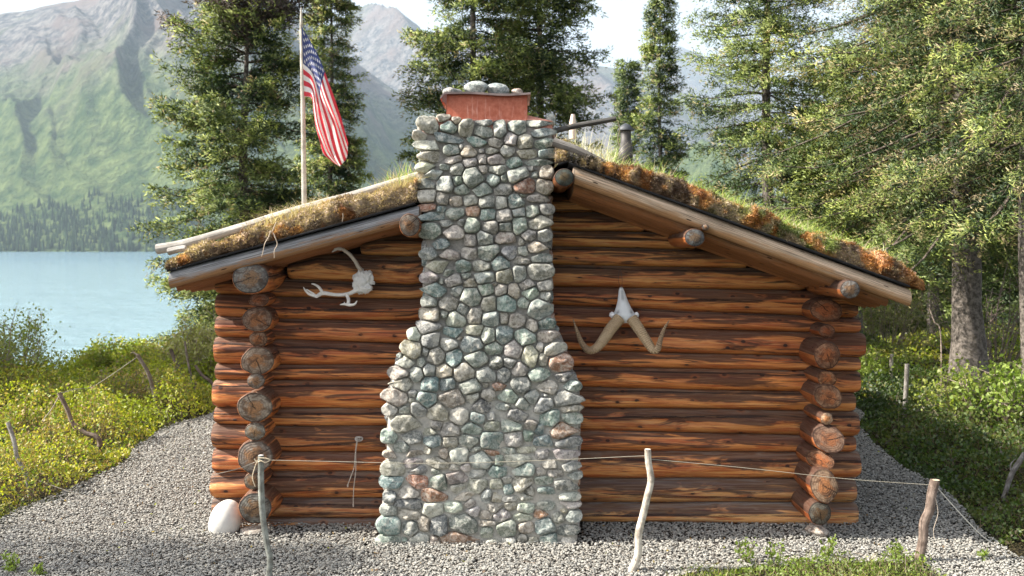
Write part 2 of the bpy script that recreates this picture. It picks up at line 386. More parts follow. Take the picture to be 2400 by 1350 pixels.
def mat_hill(green_top, rocky):
    k = NT('mountain_slope'); p = k.pos(); z = k.n('SeparateXYZ', {0: p}).outputs[2]
    C = k.attr('Col').outputs['Color']
    n1 = k.noise(p, .0040, 8, .62, .4); n2 = k.noise(p, .022, 6, .7); n3 = k.noise(p, .0016, 5, .6)
    zz = k.math('ADD', z, k.math('MULTIPLY', k.math('SUBTRACT', n1, .5), green_top*1.5))
    green = k.mix(k.ss(n2, .35, .65), (.045, .080, .032), (.15, .19, .075))
    n5 = k.noise(p, .05, 6, .75); rock = k.mix(k.ss(k.math('ADD', k.math('MULTIPLY', n2, .5), k.math('MULTIPLY', n5, .5)), .42, .58), (.055, .058, .07), (.25, .23, .22)); rock = k.mix(k.ss(n1, .45, .62), rock, (.19, .15, .14))
    rock = k.mix(k.math('MULTIPLY', k.ss(n3, .5, .6), .5), rock, (.10, .12, .06))
    col = k.mix(k.ss(zz, green_top*.55, green_top*1.35), green, rock)
    col = k.mix(1.0, col, C, 'MULTIPLY')
    n4 = k.noise(p, .09, 4, .7); k.bump(k.math('ADD', n1, k.math('ADD', k.math('MULTIPLY', n2, .45), k.math('MULTIPLY', n4, .15))), 1.0, 75.0); return k.fin(col, 1.0, 0.0)
def hill(name, sil, D0, D1, prof, rib_w, rib_a, slant, mat, seed, u0=-2200, u1=4800, du=8, nv=170, spurs=()):
    us = np.arange(u0, u1, du); vs_ = np.linspace(0, 1.0, nv)
    sy = np.interp(us, [s[0] for s in sil], [s[1] for s in sil])
    U, V = np.meshgrid(us, vs_)
    D = D0+(D1-D0)*V
    zc = (585-sy)/F*D1
    zc = zc+(fbm(np.stack([us*.012, us*0, us*0], -1), 1.0, seed, 5)-.5)*22
    X = (U-1200)/F*D; Y = D-CD
    Z = LAKE_Z+(zc[None]-LAKE_Z)*prof(V)
    wx = (fbm(np.stack([X/900, V*2.2, 0*X], -1).reshape(-1, 3), 1.0, seed+3, 3).reshape(X.shape)-.5)*1.5
    for (p1, p3, wl, wr, A) in spurs:
        c = p3+(p1-p3)*(V-.3)/.7+(fbm(np.stack([V*5, V*0+p1, V*0], -1).reshape(-1, 3), 1.0, 3, 4).reshape(V.shape)-.5)*60
        d = U-c; b = np.where(d < 0, np.clip(1+d/wl, 0, 1)**1.3, np.clip(1-d/(wr*(.7+.6*V)), 0, 1))
        Z = Z+A*b*sst(.10, .38, V)*sst(1.0, .70, V)
    q = X/rib_w+V*slant+wx
    def ridge(q, o):
        n = vn(np.stack([q, V*.9, 0*q], -1).reshape(-1, 3), 1.0, seed+o).reshape(q.shape)
        return 1-np.abs(2*n-1)
    r = ridge(q, 0)*1.0+ridge(q*2.3+V, 5)*.45+ridge(q*5.1+V*2, 8)*.20+ridge(q*11+V*3, 11)*.09
    env = np.sin(np.pi*np.clip(V, 0, 1)**.9)**.8
    Z = Z+rib_a*(r-.95)*env
    v = np.stack([X, Y, Z], -1).reshape(-1, 3); nx = len(us)
    i = (np.arange(nv-1)[:, None]*nx+np.arange(nx-1)[None]).reshape(-1)
    mb = MB(); mb.add(v, q=np.stack([i, i+1, i+nx+1, i+nx], 1))
    # far side of the mountain
    b0 = v[-nx:]; b1 = b0.copy(); b1[:, 1] += 1800; b1[:, 2] = LAKE_Z
    j = np.arange(nx-1); mb.add(np.concatenate([b0, b1]), q=np.stack([j, j+1, j+1+nx, j+nx], 1))
    o = mb.build(name, mat, kind='structure')
    return X, Y, Z
silA = [(-2200, 60), (-900, -60), (-400, 70), (0, 30), (90, 16), (200, -5), (330, -60), (450, -80), (560, -60), (650, -14), (700, 22), (745, 60), (790, 105), (860, 165), (930, 215), (1000, 262), (1090, 310), (1180, 350), (1300, 410), (1450, 470), (1600, 520), (1800, 560), (2200, 578), (4800, 583)]
silB = [(-2200, 300), (-400, 300), (300, 220), (640, 90), (780, 62), (830, 47), (870, 60), (930, 66), (1000, 76), (1100, 92), (1230, 105), (1360, 138), (1400, 153), (1440, 158), (1520, 190), (1600, 215), (1700, 262), (1900, 330), (2200, 400), (2600, 440), (4800, 400)]
silC = [(-2200, 400), (1000, 300), (1300, 220), (1480, 170), (1545, 122), (1590, 106), (1625, 122), (1665, 140), (1700, 165), (1760, 190), (1850, 215), (2000, 240), (2400, 220), (3000, 260), (4800, 300)]
HA = hill('near_mountain', silA, 1640, 3300, lambda V: .13*V+.87*V**1.18-.0*V, 300, 170, 2.8, mat_hill(430, 1), 1, du=6, nv=220, spurs=[(-330, -120, 200, 110, 110), (-160, 40, 160, 90, 90), (-10, 200, 170, 130, 115), (60, 270, 60, 60, 45), (110, 340, 120, 60, 45), (160, 440, 150, 95, 120), (270, 520, 90, 60, 60), (330, 600, 90, 60, 50), (420, 690, 160, 90, 80), (560, 800, 120, 90, 80), (1500, 1700, 200, 90, 150)])
hill('middle_mountain', silB, 3400, 5600, lambda V: V**1.1, 700, 150, -2.0, mat_hill(240, 1), 2, nv=140, spurs=[(760, 1040, 200, 110, 330), (900, 1080, 90, 40, 120), (1330, 1500, 200, 90, 160), (300, 500, 200, 90, 250)])
hill('far_mountain', silC, 6500, 9000, lambda V: V**1.1, 1100, 330, 1.5, mat_hill(200, 1), 4, nv=100)

def far_wood():
    n = 9000
    px = rng.uniform(-1400, 1900, n); V = rng.random(n)**1.25*.17
    xs, ys, zs = HA
    nx = xs.shape[1]; ui = np.clip(((px+2200)/6), 0, nx-1.01); vi = V*(xs.shape[0]-1)
    i0 = ui.astype(int); j0 = vi.astype(int)
    fx = ui-i0; fy = vi-j0
    def smp(A): return (A[j0, i0]*(1-fx)+A[j0, i0+1]*fx)*(1-fy)+(A[j0+1, i0]*(1-fx)+A[j0+1, i0+1]*fx)*fy
    X, Y, Z = smp(xs), smp(ys), smp(zs)
    lim = .085+.075*fbm(np.stack([px*.006, V*0, V*0], -1), 1.0, 31, 3)
    ok = V < lim; X, Y, Z = X[ok], Y[ok], Z[ok]; n = len(X)
    h = rng.uniform(9, 19, n); r = h*rng.uniform(.14, .22, n)
    a = np.linspace(0, 2*math.pi, 6)[:5]
    ring = np.stack([np.cos(a), np.sin(a)], 1)
    v = np.zeros((n, 6, 3)); v[:, :5, 0] = X[:, None]+ring[:, 0]*r[:, None]; v[:, :5, 1] = Y[:, None]+ring[:, 1]*r[:, None]
    v[:, :5, 2] = Z[:, None]-2; v[:, 5] = np.stack([X, Y, Z+h], 1)
    t = np.array([(i, (i+1) % 5, 5) for i in range(5)])
    c = np.array([.03, .05, .025])*rng.uniform(.6, 1.6, (n, 1))
    mb = MB(); mb.add(v.reshape(-1, 3), t=(t[None]+np.arange(n)[:, None, None]*6).reshape(-1, 3), c=np.repeat(c, 6, axis=0))
    mb.build('far_forest', mat_col('far_forest_green', 1, 0, .05, .2, 0), smooth=False, kind='stuff', label='dark spruce forest along the far lake shore', cat='forest')
far_wood()
# ---------------------------------------------------------------- the log cabin
cabin = empty('log_cabin', (0, 0, 0), label='small varnished log cabin with a mossy sod roof and a cobblestone chimney', cat='cabin')
XR, ZRL, ZRR, SL, SR = .31, 2.085, 2.065, .272, .362
def roof_axis(x): return np.where(x < XR, ZRL+SL*(x-XR), ZRR-SR*(x-XR))
YL, YR, YB = -.32, -.47, 4.95
# boundaries between the logs of the front wall, read at six stations along it
ST = [500, 670, 960, 1300, 1600, 2010]
BD = [[470, 470, 470, 455, 455, 455],
      [510, 510, 510, 497, 499, 500],
      [552, 552, 549, 540, 545, 549],
      [588, 590, 601, 577, 584, 590],
      [649, 654, 667, 620, 627, 634],
      [688, 696, 702, 672, 676, 683],
      [741, 748, 753, 715, 728, 745],
      [790, 797, 807, 765, 772, 781],
      [853, 855, 856, 820, 828, 838],
      [892, 891, 891, 859, 864, 871],
      [955, 957, 957, 905, 914, 922],
      [994, 1000, 1000, 956, 959, 967],
      [1053, 1060, 1061, 1007, 1014, 1024],
      [1110, 1106, 1106, 1057, 1060, 1061],
      [1170, 1169, 1169, 1121, 1122, 1121],
      [1214, 1215, 1216, 1178, 1179, 1181],
      [1260, 1260, 1262, 1224, 1228, 1235]]
TINT = [(.8, .95, 1.0), (.85, 1.0, 1.05), (.9, 1.05, 1.05), (.95, 1.05, 1.0), (.85, .9, .85), (.85, .8, .75), (.95, .85, .8), (.9, .8, .75), (1.05, 1, .95), (1.05, .95, .85), (1.0, 1.0, .95), (.85, .85, .85), (1.05, 1.0, 1.0), (1, 1.02, 1.05), (.85, 1.05, 1.3), (1.15, 1.5, 1.9)]
LE = [None, None, None, None, 512, 512, 511, 508, 510, 505, 508, 503, 505, 500, 503, 560]
RE = [None, None, None, None, 1990, 2003, 2010, 2022, 2010, 2010, 1998, 2006, 1999, 2010, 2000, 2004]
def make_log(mb, pts, rz, ry, tint, seed, seg=40, expo=2.3, wob=.22, frontlift=0.0):
    """horizontal log along x; rz, ry = half height and half depth at each station"""
    n = len(pts); an = np.linspace(-math.pi, math.pi, seg+1)       # 0 = front, +pi/2 = top
    c, s = np.cos(an), np.sin(an)
    sup = (np.abs(c)**expo+np.abs(s)**expo)**(-1/expo)
    L = np.concatenate([[0], np.cumsum(np.linalg.norm(np.diff(pts, axis=0), axis=1))])
    pp = np.stack(np.broadcast_arrays(L[:, None]*1.0, c[None]*.7, s[None]*.7), -1).reshape(-1, 3)
    w = 1+wob*((fbm(pp, 2.2, seed, 4)-.5).reshape(n, seg+1))*2
    fine = 1+.018*(vn(np.stack([pp[:, 0]*1.5, an[None].repeat(n, 0).ravel()*7, pp[:, 0]*0], -1), 1.0, seed).reshape(n, seg+1)-.5)
    w = w*fine
    v = np.zeros((n, seg+1, 3)); v[..., 0] = pts[:, 0:1]
    v[..., 1] = pts[:, 1:2]-ry[:, None]*(c*sup)[None]*w
    v[..., 2] = pts[:, 2:3]+rz[:, None]*(s*sup)[None]*(1+(w-1)*.35)
    a = np.stack(np.broadcast_arrays(L[:, None], an[None], np.full((n, seg+1), seed)), -1)
    i = np.arange(n-1)[:, None]*(seg+1)+np.arange(seg)[None]
    mb.add(v.reshape(-1, 3), q=np.stack([i, i+1, i+seg+2, i+seg+1], -1).reshape(-1, 4), c=tint, a=a.reshape(-1, 3))
    for e, sg in ((0, -1), (n-1, 1)):
        ring = v[e, :seg]; ce = pts[e]; k = 6
        vv = []; aa = []
        for j in range(k):
            f = 1-j/k; q = ce+(ring-ce)*f; q[:, 0] += sg*.012*(1-f*f); vv.append(q)
            aa.append(np.stack([c[:seg]*f, s[:seg]*f, np.full(seg, seed)], 1))
        vv.append([ce+np.array([sg*.012, 0, 0])]); aa.append([[0, 0, seed]])
        qs = []; j = np.arange(seg)
        for b in range(k-1): qs.append(np.stack([b*seg+j, b*seg+(j+1) % seg, (b+1)*seg+(j+1) % seg, (b+1)*seg+j], 1))
        t = np.stack([(k-1)*seg+j, (k-1)*seg+(j+1) % seg, np.full(seg, k*seg)], 1)
        qs = np.concatenate(qs)
        if sg < 0: qs = qs[:, ::-1]; t = t[:, ::-1]
        mb.add(np.concatenate(vv), q=qs, t=t, c=tint, a=np.concatenate(aa), m=1)
D0w = CD+.02
for i in range(len(BD)-1):
    x0 = (LE[i]-1200)/F*6.0 if LE[i] else None; x1 = (RE[i]-1200)/F*6.0 if RE[i] else None
    zt = lambda x: CH-(np.interp(1200+x*F/D0w, ST, BD[i])-585)/F*D0w
    zb = lambda x: CH-(np.interp(1200+x*F/D0w, ST, BD[i+1])-585)/F*D0w
    xs = np.linspace(x0 if x0 else -1.80, x1 if x1 else 2.02, 150)
    ok = np.ones(len(xs), bool)
    under = roof_axis(xs)-.075
    ok &= (zt(xs)+zb(xs))*.5 < under+.0
    xs = xs[ok]
    if len(xs) < 8: continue
    zz = (zt(xs)+zb(xs))/2; rz = (zt(xs)-zb(xs))/2*1.06
    top = np.minimum(zz+rz, roof_axis(xs)-.05); rz = np.maximum((top-(zz-rz))/2, .012); zz = top-rz
    ry = .058+.35*rz
    wav = (fbm(np.stack([xs, xs*0+i, xs*0], -1), 1.1, 3, 3)-.5)*.02
    pts = np.stack([xs, .085+wav, zz], 1)
    t = np.array(TINT[i] if i < len(TINT) else (1, 1, 1))
    # eased ends where the axe left them rounded
    e = np.minimum(np.clip((xs-xs[0])/.03, 0, 1), np.clip((xs[-1]-xs)/.03, 0, 1)); rnd = .86+.14*np.sqrt(1-(1-e)**2)
    mb = MB(); make_log(mb, pts, rz*rnd, ry*rnd, t, i*3.7+1.3)
    mb.build('wall_log', [M_LOG, M_END], cabin)
# added backing sheet, coloured near black as shade in the joints; the other walls
M_DARK = mat_col('joint_shade', 1, 0, 30, .3, .5)
mb = MB()
zs = roof_axis(np.linspace(-1.40, 1.74, 40)); xs = np.linspace(-1.40, 1.74, 40)
v = np.concatenate([np.stack([xs, xs*0+.12, xs*0-.05], 1), np.stack([xs, xs*0+.12, zs-.02], 1)])
j = np.arange(39); mb.add(v, q=np.stack([j, j+1, j+41, j+40], 1), c=(.05, .035, .025)); mb.build('joint_backing', M_DARK, cabin)
def y_log(mb, x, z, rx, rz, y0, y1, tint, seed, tilt=(0, 0), seg=28, dome=.015, w_=.10):
    """log along y whose near end is a cut face"""
    ys = np.concatenate([[y0, y0+.006], np.linspace(y0+.02, y0+.5, 12), np.linspace(y0+.7, y1, 10)]); n = len(ys)
    an = np.linspace(-math.pi, math.pi, seg+1); c, s = np.cos(an), np.sin(an)
    pp = np.stack(np.broadcast_arrays((ys-y0)[:, None]*1.5, c[None]*.8, s[None]*.8), -1).reshape(-1, 3)
    w = 1+w_*((fbm(pp, 2.0, seed, 3)-.5).reshape(n, seg+1))*2.4
    w[0] *= .93; w[1] *= .97
    v = np.zeros((n, seg+1, 3)); v[..., 0] = x+rx*c*w; v[..., 2] = z+rz*s*w
    fall = np.clip(1-(ys-y0)/.10, 0, 1)[:, None]
    v[..., 1] = ys[:, None]+fall*(tilt[0]*(c*rx)[None]+tilt[1]*(s*rz)[None])
    a = np.stack(np.broadcast_arrays((ys-y0)[:, None], (an)[None], np.full((n, seg+1), seed)), -1)
    i = np.arange(n-1)[:, None]*(seg+1)+np.arange(seg)[None]
    mb.add(v.reshape(-1, 3), q=np.stack([i, i+seg+1, i+seg+2, i+1], -1).reshape(-1, 4), c=tint, a=a.reshape(-1, 3))
    ring = v[0, :seg]; ce = np.array([x, y0, z]); k = 5; vv = []; aa = []
    for b in range(k):
        f = 1-b/k; q = ce+(ring-ce)*f; q[:, 1] -= dome*(1-f*f)+(vn(q, 30, seed)-.5)*.006*(b > 0); vv.append(q)
        aa.append(np.stack([c[:seg]*f, s[:seg]*f, np.full(seg, seed)], 1))
    vv.append([ce-np.array([0, dome, 0])]); aa.append([[0, 0, seed]])
    qs = []; j = np.arange(seg)
    for b in range(k-1): qs.append(np.stack([b*seg+j, b*seg+(j+1) % seg, (b+1)*seg+(j+1) % seg, (b+1)*seg+j], 1))
    t = np.stack([(k-1)*seg+j, (k-1)*seg+(j+1) % seg, np.full(seg, k*seg)], 1)
    return np.concatenate(vv), np.concatenate(qs), t, np.concatenate(aa)
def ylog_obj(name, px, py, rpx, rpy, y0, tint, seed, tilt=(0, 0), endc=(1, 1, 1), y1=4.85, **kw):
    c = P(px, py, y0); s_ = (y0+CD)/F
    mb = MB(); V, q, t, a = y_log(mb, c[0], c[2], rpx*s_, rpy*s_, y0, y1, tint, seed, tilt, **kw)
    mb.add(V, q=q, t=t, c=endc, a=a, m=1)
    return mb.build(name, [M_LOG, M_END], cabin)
DK = (.75, .72, .72)
for k, (a, b, ra, rb, y, tl, ec) in enumerate([
        (607, 703, 24, 17, -.15, (.2, .1), (.9, .6, .5)), (603, 749, 33, 30, -.17, (.5, 0), (1.1, .9, .8)), (606, 795, 22, 19, -.15, (.3, 0), (1, .75, .6)),
        (604, 846, 37, 34, -.18, (.4, .1), (1.2, 1.1, 1.0)), (600, 893, 22, 19, -.19, (.2, 0), (1, 1, 1)), (598, 955, 40, 38, -.19, (.3, -.1), (1.3, 1.3, 1.25)),
        (598, 1011, 25, 23, -.20, (.2, 0), (1.1, 1.2, 1.2)), (598, 1071, 42, 40, -.20, (.2, .1), (1.1, 1.1, 1.1)), (594, 1128, 23, 21, -.20, (.1, 0), (.9, .9, .85)),
        (598, 1191, 40, 38, -.22, (.1, 0), (.75, .85, .9))]):
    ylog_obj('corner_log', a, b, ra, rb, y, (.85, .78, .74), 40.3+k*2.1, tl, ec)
for k, (a, b, ra, rb, y, tl, ec) in enumerate([
        (1936, 727, 38, 28, -.16, (-.2, .2), (.8, .45, .3)), (1938, 776, 20, 16, -.16, (0, 0), (.9, .5, .35)), (1938, 833, 33, 33, -.27, (0, 0), (1.0, .62, .45)),
        (1938, 887, 20, 19, -.25, (-.6, 0), (.9, .55, .35)), (1940, 930, 27, 29, -.28, (-.9, .3), (.8, .55, .4)), (1937, 981, 16, 16, -.29, (0, 0), (2.2, 1.8, 1.45)),
        (1942, 1030, 32, 32, -.30, (-.8, .3), (.5, .36, .3)), (1922, 1078, 27, 24, -.24, (-1.0, .2), (.8, .5, .35)), (1932, 1139, 33, 40, -.31, (-.2, .2), (.78, .62, .5)),
        (1921, 1203, 29, 29, -.31, (.1, 0), (.55, .6, .6))]):
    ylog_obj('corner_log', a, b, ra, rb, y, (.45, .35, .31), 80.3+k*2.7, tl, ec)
# eave logs, purlin, ridge log
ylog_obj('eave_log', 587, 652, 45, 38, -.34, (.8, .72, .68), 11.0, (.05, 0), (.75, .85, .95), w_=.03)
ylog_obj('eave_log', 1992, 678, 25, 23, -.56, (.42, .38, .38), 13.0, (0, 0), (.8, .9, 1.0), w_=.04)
ylog_obj('purlin', 1628, 557, 25, 22, -.55, (.6, .5, .45), 15.0, (0, .1), (.5, .62, .75), w_=.04)
ylog_obj('purlin', 960, 528, 25, 28, -.42, (.7, .65, .6), 17.0, (.1, 0), (.75, .75, .75), w_=.08)
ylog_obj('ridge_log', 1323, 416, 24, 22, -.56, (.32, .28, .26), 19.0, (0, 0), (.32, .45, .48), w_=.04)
ylog_obj('purlin', 1653, 533, 9, 8, -.53, (.5, .45, .45), 23.0, (0, 0), (1.1, 1.1, 1.1), y1=-.3)

# roof: round poles from ridge to eave, the outermost ones are the rake logs
def roof_pole(side, y, r, tint, seed, x_end, drop=0.0):
    xs = np.linspace(XR+(.03 if side > 0 else (-.02 if y > .2 else -.83)), x_end, 60)
    if side < 0: xs = xs[::-1]
    z = roof_axis(xs if side > 0 else xs-.001)-drop
    pts = np.stack([xs, np.full(60, y)+(vn(np.stack([xs, xs*0, xs*0], -1), 1.4, seed)-.5)*.012, z+(vn(np.stack([xs, xs*0, xs*0], -1), 1.1, seed+9)-.5)*.014], 1)
    mb = MB(); rr = np.full(60, r)*np.linspace(1.0, .94, 60)
    make_log(mb, pts, rr*1.04, rr, tint, seed, seg=20, expo=2.0, wob=.06)
    return mb
def pole_mat(nm, cold, warm):
    k = NT(nm); P_ = k.attr('P').outputs['Vector']; sp = k.n('SeparateXYZ', {0: P_}); x, a, s_ = sp.outputs
    st = k.noise(k.comb(k.math('MULTIPLY', x, 3), k.math('MULTIPLY', a, 14), s_), 1.0, 6, .65, .4)
    pb = k.noise(k.comb(k.math('MULTIPLY', x, 5), k.math('MULTIPLY', a, 2), s_), 1.0, 5, .65)
    t = k.math('ADD', a, k.math('MULTIPLY', k.math('SUBTRACT', pb, .5), 3.2))
    g = k.mix(k.ss(st, .38, .62), tuple(c*.7 for c in cold), tuple(min(1, c*2.2) for c in cold)); o = k.mix(k.ss(st, .38, .62), warm, tuple(c*.5 for c in warm))
    col = k.mix(k.ss(t, -.75, .15), o, g)
    col = k.mix(k.ss(st, .43, .34), col, (.04, .025, .018))
    vo = k.n('TexVoronoi', {'Vector': k.comb(k.math('MULTIPLY', x, 5), k.math('MULTIPLY', a, 1.2), s_), 'Scale': 1.0}).outputs['Distance']
    col = k.mix(k.ss(vo, .11, .06), col, (.05, .025, .015)); col = k.mix(1.0, col, k.attr('Col').outputs['Color'], 'MULTIPLY')
    k.bump(st, .6, .008); return k.fin(col, .75, .25)
M_POLEL = pole_mat('grey_rake_wood', (.17, .17, .175), (.46, .25, .12))
M_POLER = pole_mat('tan_rake_wood', (.33, .25, .18), (.60, .34, .17))
roof_pole(-1, YL, .046, (1, 1, 1), 31, -1.915).build('rake_log', [M_POLEL, M_END], cabin, label='grey weathered left rake log')
roof_pole(1, YR, .048, (1, 1, 1), 32, 2.17).build('rake_log', [M_POLER, M_END], cabin, label='tan right rake log')
for k in range(1, 5):
    roof_pole(-1, YL+.094*k, .047, (.62, .44, .34), 33+k, -1.90+random.uniform(-.02, .02), .016+.005*k).build('roof_pole', [M_POLER, M_END], cabin)
    roof_pole(1, YR+.096*k, .048, (.58, .42, .32), 43+k, 2.10+random.uniform(-.03, .03), .034+.007*k).build('roof_pole', [M_POLER, M_END], cabin)
for side, y, xe in ((-1, YL+.094*5, -1.9), (1, YR+.096*5, 2.1)):
    big = MB()
    while y < YB:
        m_ = roof_pole(side, y, .047, (.8, .62, .5), y*7, xe, .042 if side < 0 else .068)
        for arr, dst in ((m_.v, big.v), (m_.c, big.c), (m_.a, big.a)): dst.extend(arr)
        for q in m_.q: big.q.append(q+big.n)
        for t in m_.t: big.t.append(t+big.n)
        big.qm += m_.qm; big.tm += m_.tm; big.n += m_.n; y += .095
    big.build('roof_deck', [M_POLER, M_END], cabin)
# tar paper under the sod
M_TAR = mat_col('black_tar_paper', .7, .3, 20, .3, .3)
for side, y0, xe in ((-1, YL-.055, -1.925), (1, YR-.058, 2.155)):
    xs = np.linspace(XR, xe, 90); z = roof_axis(xs+(1e-4 if side > 0 else -1e-4))+.050
    e = y0+(vn(np.stack([xs, xs*0, xs*0], -1), 6, 3)-.5)*.012+np.where((xs < .24) & (xs > -.53), .22-y0, 0); zz = z+(vn(np.stack([xs, xs*0, xs*0], -1), 4, 8)-.5)*.006
    rows = [np.stack([xs, e, zz], 1), np.stack([xs, e, zz+.010], 1), np.stack([xs, xs*0+YB, z+.010], 1), np.stack([xs, xs*0+YB, z], 1)]
    n = 90; qs = []
    for b in range(4):
        j = np.arange(n-1); b2 = (b+1) % 4; qs.append(np.stack([b*n+j, b*n+j+1, b2*n+j+1, b2*n+j], 1))
    mb = MB(); mb.add(np.concatenate(rows), q=np.concatenate(qs), c=(.018, .018, .02)); mb.build('tar_paper', M_TAR, cabin)

# sod: rough turf with moss, duff and dry grass
def sod_colour(p, side):
    n1 = fbm(p, 9, 11, 3)[:, None]; n2 = fbm(p, 22, 14, 3)[:, None]; n3 = fbm(p, 4, 17, 2)[:, None]
    brown = lerp(np.array([.11, .065, .042]), np.array([.36, .25, .17]), sst(.4, .62, n2))
    orange = lerp(np.array([.30, .11, .03]), np.array([.52, .27, .10]), sst(.35, .65, n2))
    green = lerp(np.array([.10, .14, .035]), np.array([.26, .30, .09]), n2)
    tan = np.array([.43, .33, .235])
    c = brown
    if side < 0:
        c = lerp(c, tan, sst(.44, .58, n3)*.9); c = lerp(c, orange, sst(.60, .66, n1)*.85); 
    else:
        mid = sst(.9, 1.6, p[:, 0:1]) 
        c = lerp(c, green, sst(.60, .48, n3)*(.15+.85*mid)); c = lerp(c, tan*.9, sst(.52, .62, n2)*.8); c = lerp(c, orange, sst(.49, .58, n1)*.9*sst(.42, .52, p[:, 0:1]))
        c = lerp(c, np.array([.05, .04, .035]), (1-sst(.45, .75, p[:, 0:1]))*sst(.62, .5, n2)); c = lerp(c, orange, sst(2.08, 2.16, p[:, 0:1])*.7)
    return c
SODT = {}
def build_sod(side, y0, xe, th):
    nx = 420; xs = np.linspace(XR, xe, nx)
    L = [(-.0, .0), (-.012, .02), (-.014, .045), (-.008, .07), (.0, .09), (.02, .106), (.05, .116), (.09, .12), (.14, .122), (.25, .124), (.5, .124), (1.2, .124), (2.5, .124), (YB-y0, .124)]
    z0 = roof_axis(xs+(1e-4 if side > 0 else -1e-4))+.061
    tk = th(xs)*(1 if side < 0 else 1-.45*sst(1.95, 2.2, xs))
    V = []
    for (dy, dz) in L:
        V.append(np.stack([xs, y0+dy+xs*0, z0+dz/.124*tk], 1))
    V = np.stack(V)                                                # rows, nx, 3
    beh = ((xs < .24) & (xs > -.53))[None, :]                      # the turf runs round behind the chimney
    V[..., 1] = np.where(beh, np.maximum(V[..., 1], .22+(V[..., 1]-y0)*.2), V[..., 1])
    p = V.reshape(-1, 3).copy()
    d1 = fbm(p, 13, 21, 4)-.5; d2 = fbm(p, 34, 25, 3)-.5; lump = sst(.45, .7, fbm(p, 10, 28, 2))
    k = np.repeat(np.array([0, .6]+[1.]*(len(L)-2)), nx)
    p[:, 1] -= (d1*.06+d2*.03+lump*.025)*k*(np.repeat([l[0] for l in L], nx) < .3)
    p[:, 2] += (d1*.045+d2*.022+lump*.02)*k
    e = np.clip((np.abs(xe-p[:, 0]))/.05, 0, 1); p[:, 2] -= (1-np.sqrt(1-(1-e)**2))*.9*(p[:, 2]-np.tile(z0, len(L)))
    c = sod_colour(p, side)
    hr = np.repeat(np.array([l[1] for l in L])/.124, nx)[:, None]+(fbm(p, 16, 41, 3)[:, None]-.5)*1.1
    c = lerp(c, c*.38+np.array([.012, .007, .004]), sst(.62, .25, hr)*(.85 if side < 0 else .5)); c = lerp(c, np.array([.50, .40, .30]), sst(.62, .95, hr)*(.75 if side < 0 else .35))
    i = (np.arange(len(L)-1)[:, None]*nx+np.arange(nx-1)[None]).reshape(-1)
    q = np.stack([i, i+nx, i+nx+1, i+1], 1)
    mb = MB(); mb.add(p, q=q, c=c)
    mb.add(np.concatenate([V[:, -1], [V[0, -1]*.5+V[-1, -1]*.5]]), t=np.array([(j, j+1, len(L)) for j in range(len(L)-1)]), c=c[nx-1])
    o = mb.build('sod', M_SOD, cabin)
    # fuzz: moss tufts and duff fibres standing off the turf
    m = 26000; r = rng.random(m); ii = (r*(nx-1)).astype(int); rw = rng.choice(len(L)-6, m)+1
    b = p.reshape(len(L), nx, 3)[rw, ii]+rng.normal(0, .005, (m, 3)); cc = sod_colour(b, side)*rng.uniform(.6, 1.5, (m, 1))
    d = np.stack([rng.normal(0, .6, m), -.5+rng.normal(0, .5, m), .25+rng.normal(0, .6, m)], 1); d /= np.linalg.norm(d, axis=1)[:, None]
    l = rng.uniform(.006, .022, m)[:, None]; wd = rng.uniform(.0015, .004, m)[:, None]
    sdv = np.cross(d, rng.normal(0, 1, (m, 3))); sdv /= np.linalg.norm(sdv, axis=1)[:, None]
    v = np.stack([b-sdv*wd, b+sdv*wd, b+d*l], 1)
    mb = MB(); mb.add(v.reshape(-1, 3), t=np.arange(m*3).reshape(-1, 3), c=np.repeat(cc, 3, axis=0))
    mb.build('moss', M_GRASS, cabin, smooth=False, kind='stuff')
    return p.reshape(len(L), nx, 3)
SL_ = build_sod(-1, YL-.035, -1.93, lambda x: .062+.045*sst(-1.9, -1.2, x)+.055*(vn(np.stack([x, x*0, x*0], -1), 3.5, 5)-.5))
SR_ = build_sod(1, YR-.035, 2.24, lambda x: .055+.045*sst(.3, .8, x)+.03*sst(1.6, 2.1, x)+.04*(vn(np.stack([x, x*0, x*0], -1), 4, 6)-.5))
def blades(mb, base, h, lean, wid, col, droop=.5):
    """curved grass blades, 3 segments each"""
    m = len(base); a = rng.uniform(0, 6.28, m)
    dr = np.stack([np.cos(a), np.sin(a), a*0], 1)*lean[:, None]; sd_ = np.stack([-np.sin(a), np.cos(a), a*0], 1)
    th = rng.uniform(0, 6.28, m); sd_ = np.stack([np.cos(th), np.sin(th), th*0], 1)
    rows = []
    for t, ww in ((0, 1), (.4, .85), (.75, .55), (1, .05)):
        c = base+np.stack([dr[:, 0]*t*t, dr[:, 1]*t*t, (t-droop*lean*t*t*.5)], 1)*h[:, None]
        rows += [c-sd_*wid[:, None]*ww, c+sd_*wid[:, None]*ww]
    v = np.stack(rows, 1)
    q = np.array([(0, 1, 3, 2), (2, 3, 5, 4), (4, 5, 7, 6)])
    mb.add(v.reshape(-1, 3), q=(q[None]+np.arange(m)[:, None, None]*8).reshape(-1, 4), c=np.repeat(col, 8, axis=0))
